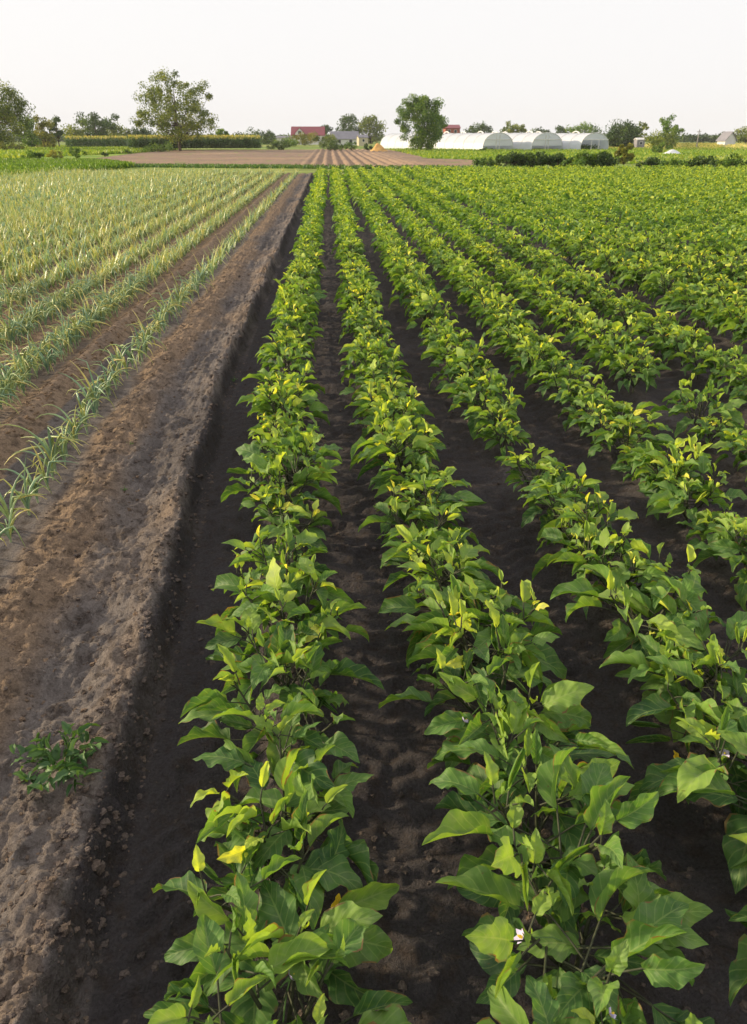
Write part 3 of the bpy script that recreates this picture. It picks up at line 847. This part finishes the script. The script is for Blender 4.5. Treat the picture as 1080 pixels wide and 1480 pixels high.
by_px('broadleaf_tree', 'narrow dark tree right of the yellowish bushy tree', 76, 92, 165, 185, M['t_dark'], seed=4, nclump=18, trunk=0.1, clump=.2)
by_px('broadleaf_tree', 'flat topped open tree above the corn left of the tall sparse tree', 112, 168, 167, 230, M['t_dark'], seed=5, trunk=0.2, shape='fan', nclump=30, clump=.13)
by_px('shrub', 'low dull green shrub left of the flat topped tree', 92, 128, 180, 240, M['t_olive'], seed=6, trunk=0.05, nclump=20, clump=.2, cat='shrub')
by_px('shrub', 'low dull green shrub right of the flat topped tree', 150, 186, 180, 240, M['t_olive'], seed=7, trunk=0.05, nclump=20, clump=.2, cat='shrub')
by_px('shrub', 'low dark shrub left of the tall sparse tree above corn', 188, 222, 184, 240, M['t_dark'], seed=8, trunk=0.05, nclump=16, clump=.2, cat='shrub')
by_px('broadleaf_tree', 'tall sparse spreading tree with bare twigs in the corn', 203, 314, 106, 142, M['t_olive'], seed=9, dens=1.35, trunk=0.10, nclump=170, clump=0.075, shape='round', size=0.15)
by_px('shrub', 'small green sapling right of the tall sparse tree', 312, 334, 182, 200, M['t_green'], seed=10, trunk=0.05, nclump=10, clump=.2, cat='shrub')
by_px('broadleaf_tree', 'low round dark tree above the right end of the corn', 339, 376, 184, 260, M['t_dark'], seed=12, trunk=-0.2, nclump=24, clump=.17)
by_px('broadleaf_tree', 'dark tree between the corn and the red roofed house', 372, 402, 186, 270, M['t_dark'], seed=13, trunk=-0.2, nclump=24, clump=.17)
by_px('broadleaf_tree', 'small dark tree behind the right end of the red roof', 458, 481, 176, 300, M['t_dark'], seed=14, trunk=0.2, nclump=18, clump=.18)
by_px('broadleaf_tree', 'large dark rounded tree, left of a touching pair behind the huts', 486, 527, 162, 290, M['t_dark'], seed=15, trunk=-0.1, nclump=80, clump=.15)
by_px('broadleaf_tree', 'large olive rounded tree, right of a touching pair behind the huts', 515, 557, 165, 285, M['t_olive'], seed=16, trunk=-0.1, nclump=80, clump=.15)
by_px('broadleaf_tree', 'tall dense bright green tree standing alone before the greenhouses', 574, 646, 131, 138, M['t_green'], seed=17, trunk=-0.04, nclump=120, clump=0.115, leaves=26000, size=0.13)
by_px('broadleaf_tree', 'blue-green dome shaped tree behind the greenhouses by the brick building', 673, 714, 175, 330, M['t_dark'], seed=18, trunk=0.05, nclump=30, clump=.16)
by_px('broadleaf_tree', 'brownish open tree rising behind the middle greenhouse', 724, 758, 172, 300, M['t_olive'], seed=19, trunk=0.2, nclump=30, clump=.13)
by_px('shrub', 'very small dark shrub above the middle greenhouse roof', 768, 794, 182, 310, M['t_dark'], seed=20, trunk=0.05, nclump=12, clump=.2, cat='shrub')
by_px('shrub', 'small dark shrub left of the spreading tree behind the last greenhouse', 799, 820, 182, 310, M['t_dark'], seed=21, trunk=0.05, nclump=12, clump=.2, cat='shrub')
by_px('broadleaf_tree', 'low spreading dark tree behind the rightmost greenhouse', 820, 872, 178, 300, M['t_green'], seed=22, trunk=0.1, nclump=30, clump=.14)
by_px('broadleaf_tree', 'round dark green tree beside the right end of the greenhouses', 875, 923, 175, 190, M['t_dark'], seed=23, trunk=-0.15, nclump=130, clump=0.19, leaves=11000)
by_px('broadleaf_tree', 'slim pale tree beside the round dark tree', 916, 936, 176, 200, M['t_olive'], seed=24, trunk=0.1, nclump=20, clump=.16, dens=.7)
by_px('broadleaf_tree', 'open tree with clustered leaves and forked limbs on the right', 938, 992, 170, 165, M['t_green'], seed=25, trunk=0.25, nclump=26, clump=.10, shape='fan', dens=.55)
by_px('broadleaf_tree', 'bushy olive tree at the foot of the open forked tree', 934, 982, 190, 160, M['t_olive'], seed=26, trunk=0.05, nclump=30, clump=.16)
by_px('broadleaf_tree', 'olive tree right of the gabled house near the right edge', 1058, 1100, 186, 260, M['t_olive'], seed=27, trunk=0.1, nclump=30, clump=.15)
by_px('broadleaf_tree', 'dark tree left of the gabled house near the right edge', 1036, 1056, 190, 300, M['t_dark'], seed=28, trunk=0.05, nclump=20, clump=.18)
# far low tree belts
tb = MB(); r = np.random.default_rng(77)
for a0, a1, top, D in ((-60, 420, 191, 420), (380, 600, 194, 430), (640, 900, 190, 420), (900, 1140, 195, 450), (985, 1050, 192, 380)):
    C = []; Rr = []
    for x in np.arange(a0, a1, 3.0):
        zt = H - (top + 4 * r.random() - 198) * D / KY; P = frame_at(x, D + r.uniform(-15, 15))
        C.append([P[0], P[1], zt * 0.45]); Rr.append(zt * 0.55 * r.uniform(0.7, 1.15))
    leaf_cloud(tb, np.array(C), np.array(Rr), int((a1 - a0) * 26), 0.55, r, 1.0, 0.4)
tag(tb.build('treeline', M['t_dark']), 'low dark belt of distant trees along the horizon', 'treeline', kind='stuff')

# bushes -----------------------------------------------------------
def bush(px, pyb, wpx, hpx, m, label, seed, group=None, dens=1.0):
    D = D_of(pyb); pm = FPX / D
    return tree('bush', label, px, D, -0.05, hpx * D / KY * 1.02 + 0.05, wpx * D * math.cos(PITCH) / FPX, m, dens=1.0, trunk=0.0, nclump=max(8, int(wpx / 2)),
                clump=0.16 if wpx < 2 * hpx else 0.12, seed=seed, group=group, cat='bush', size=max(0.09, 0.75 / pm), leaves=int(max(400, wpx * hpx * 3.2) * dens))
bush(402, 217, 42, 15, M['t_dark'], 'dark green rounded bush at the edge of the ploughed field below the red roof', 31)
bush(478, 218, 44, 15, M['t_dark'], 'broad dark bush before the grey roofed house', 32)
bush(508, 218, 24, 13, M['t_green'], 'small green bush between the broad dark bush and the beige hut', 33)
bush(530, 218, 18, 11, M['t_dark'], 'small dark bush beside the orange straw heap', 34)
bush(440, 211, 46, 21, M['t_yellow'], 'sunlit yellow-green bush in front of the red roofed house', 35)
bush(472, 211, 40, 17, M['t_olive'], 'olive bush right of the yellow-green bush before the red roof', 36)
bush(418, 212, 44, 12, M['t_green'], 'low green bush below the sunlit bush by the red roof', 37)
for i, (px, pb, wp, hp, mm, lb) in enumerate([
        (706, 243, 34, 14, 't_green', 'low green bush at the left end of the field hedge'),
        (742, 244, 44, 22, 't_dark', 'dark bush, second from the left in the field hedge'),
        (775, 244, 46, 24, 't_dark', 'tall dark bush below the middle greenhouse in the field hedge'),
        (810, 244, 44, 20, 't_dark', 'low dark bush between two taller ones in the field hedge'),
        (845, 245, 50, 26, 't_green', 'green bush below the open greenhouse in the field hedge'),
        (876, 245, 36, 26, 't_dark', 'dark upright bush at the right end of the field hedge'),
        (948, 244, 38, 18, 't_dark', 'dark bush at the field edge below the forked tree'),
        (985, 245, 44, 13, 't_green', 'low green bush at the field edge right of the forked tree'),
        (1030, 245, 52, 18, 't_dark', 'dark bush on the reddish bank near the right edge'),
        (1066, 245, 44, 21, 't_green', 'green bush at the field edge touching the right edge'),
        (906, 240, 24, 36, 't_yellow', 'yellow-green sapling between the round tree and the field hedge'),
        (960, 222, 26, 16, 't_green', 'bright green bush at the foot of the forked tree'),
        (700, 219, 12, 6, 't_green', 'tiny bush in front of the arched greenhouse end')]):
    bush(px, pb, wp * 1.15, hp * 0.92, M[mm], lb, 50 + i)
for i, (px, pb, wp, hp, mm, lb) in enumerate([
        (40, 230, 40, 12, 't_green', 'green weedy bush at the left end of the meadow'),
        (76, 229, 26, 11, 't_yellow', 'yellow-green weedy bush in the middle of the meadow'),
        (107, 228, 24, 17, 't_green', 'green weedy bush right of the middle of the meadow'),
        (148, 226, 10, 7, 't_dark', 'tiny dark round bush in the meadow beside ploughed soil'),
        (182, 222, 14, 9, 't_green', 'small round bush at the right end of the meadow'),
        (230, 219, 50, 11, 't_green', 'low spreading weeds at the foot of the tall sparse tree'),
        (10, 218, 50, 12, 't_yellow', 'pale weedy bush below the tree at the left edge')]):
    bush(px, pb, wp, hp, M[mm], lb, 80 + i)

# grass and weeds as masses ---------------------------------------
def tufts(name, label, cat, m, pts, h, wd, age0, seed):
    r = np.random.default_rng(seed); n = len(pts)
    a = r.uniform(0, 6.283, n); hh = h * r.uniform(0.4, 1.2, n); ww = wd * r.uniform(0.6, 1.3, n)
    base = pts; side = np.stack([np.cos(a), np.sin(a), 0 * a], 1) * ww[:, None]; ln = r.normal(0, 0.35, (n, 3)) * hh[:, None]; ln[:, 2] = hh
    V = np.stack([base - side, base + side, base + ln * 0.6 + side * 0.8, base + ln - side * 0.2], 1).reshape(-1, 3)
    ages = np.clip(age0 + r.normal(0, 0.2, n), 0, 1)
    me = mesh_np(name, V, np.arange(4 * n).reshape(n, 4), m, None, {'age': np.repeat(ages, 4)}, False)
    tag(link(bpy.data.objects.new(name, me)), label, cat, kind='stuff')
def scatter_poly(px_poly, n, seed):
    """random ground points whose position lies in a ground quad given by pixel corners"""
    r = np.random.default_rng(seed); c = [G(*p) for p in px_poly]
    u = r.random(n)[:, None]; v = r.random(n)[:, None]
    P = (c[0] * (1 - u) + c[1] * u) * (1 - v) + (c[3] * (1 - u) + c[2] * u) * v
    return P
tufts('meadow_weeds', 'rank green weeds between the onion field and the ploughed strip', 'weeds', M['grass'], scatter_poly([(-60, 268), (195, 242), (150, 236), (-60, 234)], 26000, 1), 0.40, 0.10, 0.28, 5)
tufts('meadow_grass', 'bright green meadow grass behind the ploughed strip on the left', 'grass', M['grass'], scatter_poly([(-60, 233), (190, 222), (260, 216), (-60, 209)], 26000, 2), 0.5, 0.15, 0.62, 6)
tufts('verge_grass', 'yellow-green grass around the greenhouses and hedge', 'grass', M['grass'], scatter_poly([(620, 229), (1130, 243), (1130, 214), (560, 216)], 22000, 3), 0.30, 0.14, 0.6, 7)
tufts('headland_weeds', 'thin line of green weeds across the far end of the rows', 'weeds', M['weed'], scatter_poly([(140, 241.5), (760, 246.5), (760, 243), (140, 239)], 7000, 4), 0.22, 0.08, 0.6, 8)
# corn strip
cp = MB(); r = np.random.default_rng(5)
def corn(x0, x1, D0, D1, n, h):
    for _ in range(n):
        px = r.uniform(x0, x1); P = frame_at(px, r.uniform(D0, D1)); a = r.uniform(0, 6.28); hh = h * r.uniform(0.85, 1.08)
        for j in range(5):
            z = hh * (0.15 + 0.16 * j); aa = a + j * 2.6
            dv = np.array([math.cos(aa), math.sin(aa), 0]); sd_ = np.array([-dv[1], dv[0], 0]) * 0.07
            p = P + [0, 0, z - 0.05]
            V = [p - sd_, p + sd_, p + dv * .35 + [0, 0, .25] + sd_, p + dv * .35 + [0, 0, .25] - sd_, p + dv * .7 + [0, 0, .05] + sd_ * .3, p + dv * .7 + [0, 0, .05] - sd_ * .3]
            cp.add(np.array(V), [(0, 1, 2, 3), (3, 2, 4, 5)], None, r.uniform(0.05, 0.6) + 0.05 * j)
        p = P + [0, 0, hh * 0.86]; sd_ = np.array([math.cos(a), math.sin(a), 0]) * 0.10
        cp.add(np.array([p - sd_, p + sd_, p + [0, 0, .35] + sd_, p + [0, 0, .35] - sd_]), [(0, 1, 2, 3)], None, r.uniform(0.85, 1.0))
corn(186, 376, 150, 158, 1700, 2.3)
corn(95, 200, 175, 185, 700, 2.2)
tag(cp.build('corn_crop', M['corn']), 'strip of tall corn with pale yellow tassels behind the ploughed field', 'corn', kind='stuff')
# dry yellow grass far right
tufts('dry_grass', 'dry yellow grass field beyond the track on the right', 'grass', M['corn'], scatter_poly([(880, 216), (1130, 218), (1130, 209), (880, 209)], 9000, 9), 0.5, 0.3, 0.95, 9)

# ------------------------------------------------------------------ buildings
def gable_house(name, label, px, D, wd, dp, hw, hr, rz, wall, roof, wins, ridge_along=True, group=None, cat='house', over=0.35):
    P = frame_at(px, D); root = empty(name, (P[0], P[1], -0.05), rz)
    b = MB(); b.box(-wd / 2, wd / 2, -dp / 2, dp / 2, 0, hw)
    V = np.array([(-wd / 2, -dp / 2, hw), (-wd / 2, dp / 2, hw), (-wd / 2, 0, hw + hr - .08), (wd / 2, -dp / 2, hw), (wd / 2, dp / 2, hw), (wd / 2, 0, hw + hr - .08)])
    b.add(V, [(0, 1, 2, 2), (3, 5, 5, 4)]) if False else None
    tri = MB()
    for sx in (-1, 1):
        x = sx * (wd / 2 - 0.001)
        b.add(np.array([(x, -dp / 2, hw), (x, 0, hw + hr - .1), (x - sx * .2, 0, hw + hr - .1), (x - sx * .2, -dp / 2, hw), (x, dp / 2, hw), (x - sx * .2, dp / 2, hw)]),
              [(0, 1, 2, 3), (4, 5, 2, 1), (0, 4, 1, 1)][:2])
        b.add(np.array([(x, -dp / 2, hw), (x, dp / 2, hw), (x, dp / 4, hw + (hr - .1) / 2), (x, -dp / 4, hw + (hr - .1) / 2), (x, 0.01, hw + hr - .1), (x, -0.01, hw + hr - .1)]), [(0, 1, 2, 3), (3, 2, 4, 5)])
    b.build('wall', wall, root, False)
    rf = MB(); t = 0.12; e = over
    sl = hr / (dp / 2)
    for sy in (-1, 1):
        y0 = sy * (dp / 2 + e); z0 = hw - e * sl
        a = [(-wd / 2 - e, y0, z0), (wd / 2 + e, y0, z0), (wd / 2 + e, 0, hw + hr), (-wd / 2 - e, 0, hw + hr)]
        V = np.array(a + [(p[0], p[1], p[2] + t) for p in a])
        rf.add(V, [(0, 1, 2, 3), (4, 5, 6, 7), (0, 1, 5, 4), (1, 2, 6, 5), (3, 0, 4, 7)])
    rf.build('roof', roof, root, False)
    for (wx, wz, ww, wh) in wins:
        wf = MB(); wf.box(wx - ww / 2 - .07, wx + ww / 2 + .07, -dp / 2 - .05, -dp / 2 + 0.02, wz - .07, wz + wh + .07); o = wf.build('window', M['white'], root, False)
        pn = MB(); pn.box(wx - ww / 2, wx + ww / 2, -dp / 2 - .065, -dp / 2 - .045, wz, wz + wh); pn.build('pane', M['glass'], o, False)
    tag(root, label, cat, group); return root
hs = gable_house('farmhouse', 'house with long dark red roof and white gabled dormer', 446, 262, 10.0, 8, 2.7, 2.3, -0.02, M['white'], M['redroof'], [(-4, 1, 1, 1.2), (-1.5, 1, 1, 1.2), (3, 1, 1, 1.2)])
db = MB()
db.add(np.array([(-3.9, -4.15, 2.4), (-1.1, -4.15, 2.4), (-1.1, -4.15, 3.2), (-3.9, -4.15, 3.2), (-2.52, -4.15, 4.6), (-2.48, -4.15, 4.6),
                 (-3.9, -1.5, 2.4), (-1.1, -1.5, 2.4), (-1.1, -1.5, 3.2), (-3.9, -1.5, 3.2), (-2.52, -1.5, 4.6), (-2.48, -1.5, 4.6)]),
       [(0, 1, 2, 3), (3, 2, 5, 4), (1, 7, 8, 2), (6, 0, 3, 9)])
dm = db.build('dormer', M['white'], hs, False)
dr = MB()
for s_ in (-1, 1):
    a = [(-2.5 + s_ * 1.7, -4.4, 2.95), (-2.5, -4.4, 4.65), (-2.5, -0.9, 4.65), (-2.5 + s_ * 1.7, -0.9, 2.95)]
    V = np.array(a + [(p[0], p[1], p[2] + .1) for p in a]); dr.add(V, [(0, 1, 2, 3), (4, 5, 6, 7), (0, 1, 5, 4), (0, 3, 7, 4)])
dr.build('dormer_roof', M['redroof'], dm, False)
pn = MB(); pn.box(-2.95, -2.05, -4.2, -4.16, 2.9, 3.8); pn.build('window', M['glass'], dm, False)
gable_house('outbuilding', 'low white outbuilding with grey sheet roof beside the red roofed house', 498, 250, 8.0, 7, 1.7, 1.9, 0.1, M['white'], M['grroof'], [(-2, .6, .9, .8), (1.5, .6, .9, .8)])
gable_house('hut', 'small beige hut with brown roof beside the straw heap', 524, 225, 2.6, 3, 2.0, 0.6, 0.15, M['beige'], M['grroof'], [(0, 1.0, .6, .6)], over=.15)
gable_house('shed', 'white shed behind the dark bush left of the grey roof', 414, 240, 5.5, 3, 1.9, 0.4, 0.0, M['white'], M['grroof'], [(0, .9, .7, .6)], over=.15)
bb = gable_house('brick_building', 'red brick building behind the tall green tree', 652, 262, 4.6, 6, 4.6, .9, 0.0, M['brick'], M['redroof'], [(-1.1, 3.3, .8, .8), (0.9, 3.3, .8, .8)], cat='building', over=.2)
gable_house('cottage', 'pale gabled cottage near the right edge behind dry grass', 1051, 250, 3.4, 3.4, 1.5, 1.9, math.pi / 2 + 0.2, M['white'], M['grroof'], [(0, .6, .8, .8)])
gable_house('shed', 'tiny grey shed beside the slim pale tree', 925, 185, 1.7, 2, 1.6, .3, 0.0, M['grroof'], M['white'], [(0, .7, .5, .5)], cat='shed', over=.1)
# straw heap
hb = MB(); r = np.random.default_rng(3)
g = np.linspace(-1, 1, 16); GX, GY = np.meshgrid(g, g); rr2 = np.sqrt(GX ** 2 + GY ** 2)
hz = 1.35 * np.clip(1 - rr2 * (1 + .25 * fbm(GX * 2, GY * 2, 3)), -0.1, 1) ** 1 
I = np.arange(256).reshape(16, 16); Fh = np.stack([I[:-1, :-1], I[:-1, 1:], I[1:, 1:], I[1:, :-1]], -1).reshape(-1, 4)
hb.add(np.stack([GX * 1.5 + hz * -0.2, GY * 1.5, hz], -1).reshape(-1, 3), Fh)
ho = hb.build('straw_heap', M['sand']); ho.location = frame_at(548, 135) + np.array([0, 0, -0.05]); tag(ho, 'small orange heap of straw at the edge of the ploughed field', 'heap')
hb = MB(); hb.add(np.stack([GX * 1.5, GY * 1.1, 0.45 * hz + .02 * np.abs(vn(GX * 5, GY * 5))], -1).reshape(-1, 3), Fh)
ho = hb.build('plastic_sheet', M['plastic']); ho.location = frame_at(975, 118) + np.array([0, 0, 0.02]); tag(ho, 'crumpled white plastic sheet lying beside the track', 'plastic sheet')
# power pole
P = frame_at(1009, 190); pr = empty('utility_pole', (P[0], P[1], -0.05)); pb = MB(); pb.tube([(0, 0, 0), (0, 0, 1.5), (0, 0, 3.6)], [0.14, 0.12, 0.09], 8); pb.build('pole', M['wood'], pr)
pb = MB(); pb.box(-.45, .45, -.05, .05, 3.1, 3.2); pb.build('crossarm', M['wood'], pr, False)
for q in (-.38, .38):
    pb = MB(); pb.tube([(q, 0, 3.2), (q, 0, 3.28), (q, 0, 3.38)], [.04, .05, .02], 6); pb.build('insulator', M['white'], pr)
tag(pr, 'slim grey utility pole standing between the forked tree and cottage', 'utility pole')

# ------------------------------------------------------------------ greenhouses
cam_right = CR; fwd = np.array([math.sin(YAW), math.cos(YAW), 0])
def tunnel(label, px, D, width, height, length, alpha, open_end):
    P = frame_at(px, D); ax = -cam_right * math.cos(alpha) + fwd * math.sin(alpha)
    rz = math.atan2(ax[1], ax[0])
    root = empty('greenhouse', (P[0], P[1], -0.05), rz)     # local +x runs along the tunnel, away from the near end
    n = 18; a = np.linspace(0, math.pi, n + 1)
    py = np.cos(a) * width / 2; pz = np.sin(a) ** 0.70 * height
    nl = int(length / 1.0); xsx = np.linspace(0, length, nl + 1)
    def skin(off):
        V = []
        for i, x in enumerate(xsx):
            sag = 0.0 if i % 2 == 0 else -0.03
            V.append(np.stack([np.full(n + 1, x), py * (1 + (off + sag) / (width / 2)), pz * (1 + (off + sag) / height)], 1))
        return np.concatenate(V)
    I = np.arange((nl + 1) * (n + 1)).reshape(nl + 1, n + 1); F = np.stack([I[:-1, :-1], I[:-1, 1:], I[1:, 1:], I[1:, :-1]], -1).reshape(-1, 4)
    b = MB(); b.add(skin(0.03), F); b.add(skin(0.0), F[:, ::-1]); b.build('cover', M['film'], root)
    for k in range(0, int(length / 3) + 1):
        h = MB(); x = min(length, k * 3.0) + (-.02 if k == 0 else 0); h.tube(np.stack([np.full(n + 1, x), py * 1.02, pz * 1.02], 1), 0.03 if k else 0.06, 4); h.build('hoop', M['white'], root)
    # near end wall
    if not open_end:
        e = MB(); z0 = 0.75
        m_ = pz >= 0
        ys_, zs_ = py * .99, pz * .99
        for i in range(n):
            za, zb = max(zs_[i], z0), max(zs_[i + 1], z0)
            e.add(np.array([(0.0, ys_[i], z0), (0.0, ys_[i + 1], z0), (0.0, ys_[i + 1], zb + 1e-3), (0.0, ys_[i], za + 1e-3)]), [(0, 1, 2, 3)])
        e.build('end_wall', M['film'], root)
    f = MB()
    zt = height * 0.62
    for yy in ((-0.9, 0.9) if open_end else (-0.2, 0.5)):
        f.box(-.10, -.03, yy - .06, yy + .06, 0, zt if open_end else height * .9)
    f.build('door_frame', M['white'], root, False)
    f = MB(); f.box(-.12, -.04, -width / 2 * .93, width / 2 * .93, zt - .05, zt + .08); f.build('crossbar', M['white'], root, False)
    if open_end:
        e = MB(); ys_, zs_ = py * .99, pz * .99
        for i in range(n):
            za, zb = max(zs_[i], zt), max(zs_[i + 1], zt)
            e.add(np.array([(0.0, ys_[i], zt), (0.0, ys_[i + 1], zt), (0.0, ys_[i + 1], zb + 1e-3), (0.0, ys_[i], za + 1e-3)]), [(0, 1, 2, 3)])
        e.build('end_wall', M['film'], root)
        cr_ = MB(); rr = np.random.default_rng(4); C = np.array([[x, y, 0.5] for x in np.arange(1.5, min(length, 14), 1.2) for y in (-2, -1, 0, 1, 2)]); leaf_cloud(cr_, C, np.full(len(C), .65), 3000, 0.14, rr)
        cr_.build('crop', M['t_dark'], root)['kind'] = 'stuff'
    for k in range(3):
        v = MB(); xk = length * (0.15 + 0.3 * k); v.tube([(xk - .9, 0, height + .0), (xk - .5, 0, height + .22), (xk, 0, height + .32), (xk + .5, 0, height + .22), (xk + .9, 0, height + .0)], .12, 6); v.build('roof_vent', M['white'], root)
    tag(root, label, 'greenhouse', 'white tunnel greenhouses'); return root
tunnel('white tunnel greenhouse, leftmost arched end, its side running back behind the tall tree', 721, 148, 6.8, 2.75, 36, R(60), False)
tunnel('white tunnel greenhouse with shaded arched end, middle of the three', 792, 150, 7.2, 2.8, 34, R(60), False)
tunnel('white tunnel greenhouse with open dark doorway, rightmost of the three', 861, 152, 6.8, 2.75, 34, R(60), True)

# ------------------------------------------------------------------ haze
hz = MB(); hz.box(-1500, 1500, -70, 1500, -1.5, 40)
hm = bpy.data.materials.new('haze'); hm.use_nodes = True; t = hm.node_tree; t.nodes.remove(t.nodes['Principled BSDF'])
pv = t.nodes.new('ShaderNodeVolumePrincipled'); pv.inputs['Color'].default_value = (0.93, 0.94, 0.97, 1); pv.inputs['Density'].default_value = 0.00022
t.links.new(pv.outputs[0], t.nodes['Material Output'].inputs['Volume'])
ho = hz.build('haze', hm, None, False); tag(ho, kind='stuff')
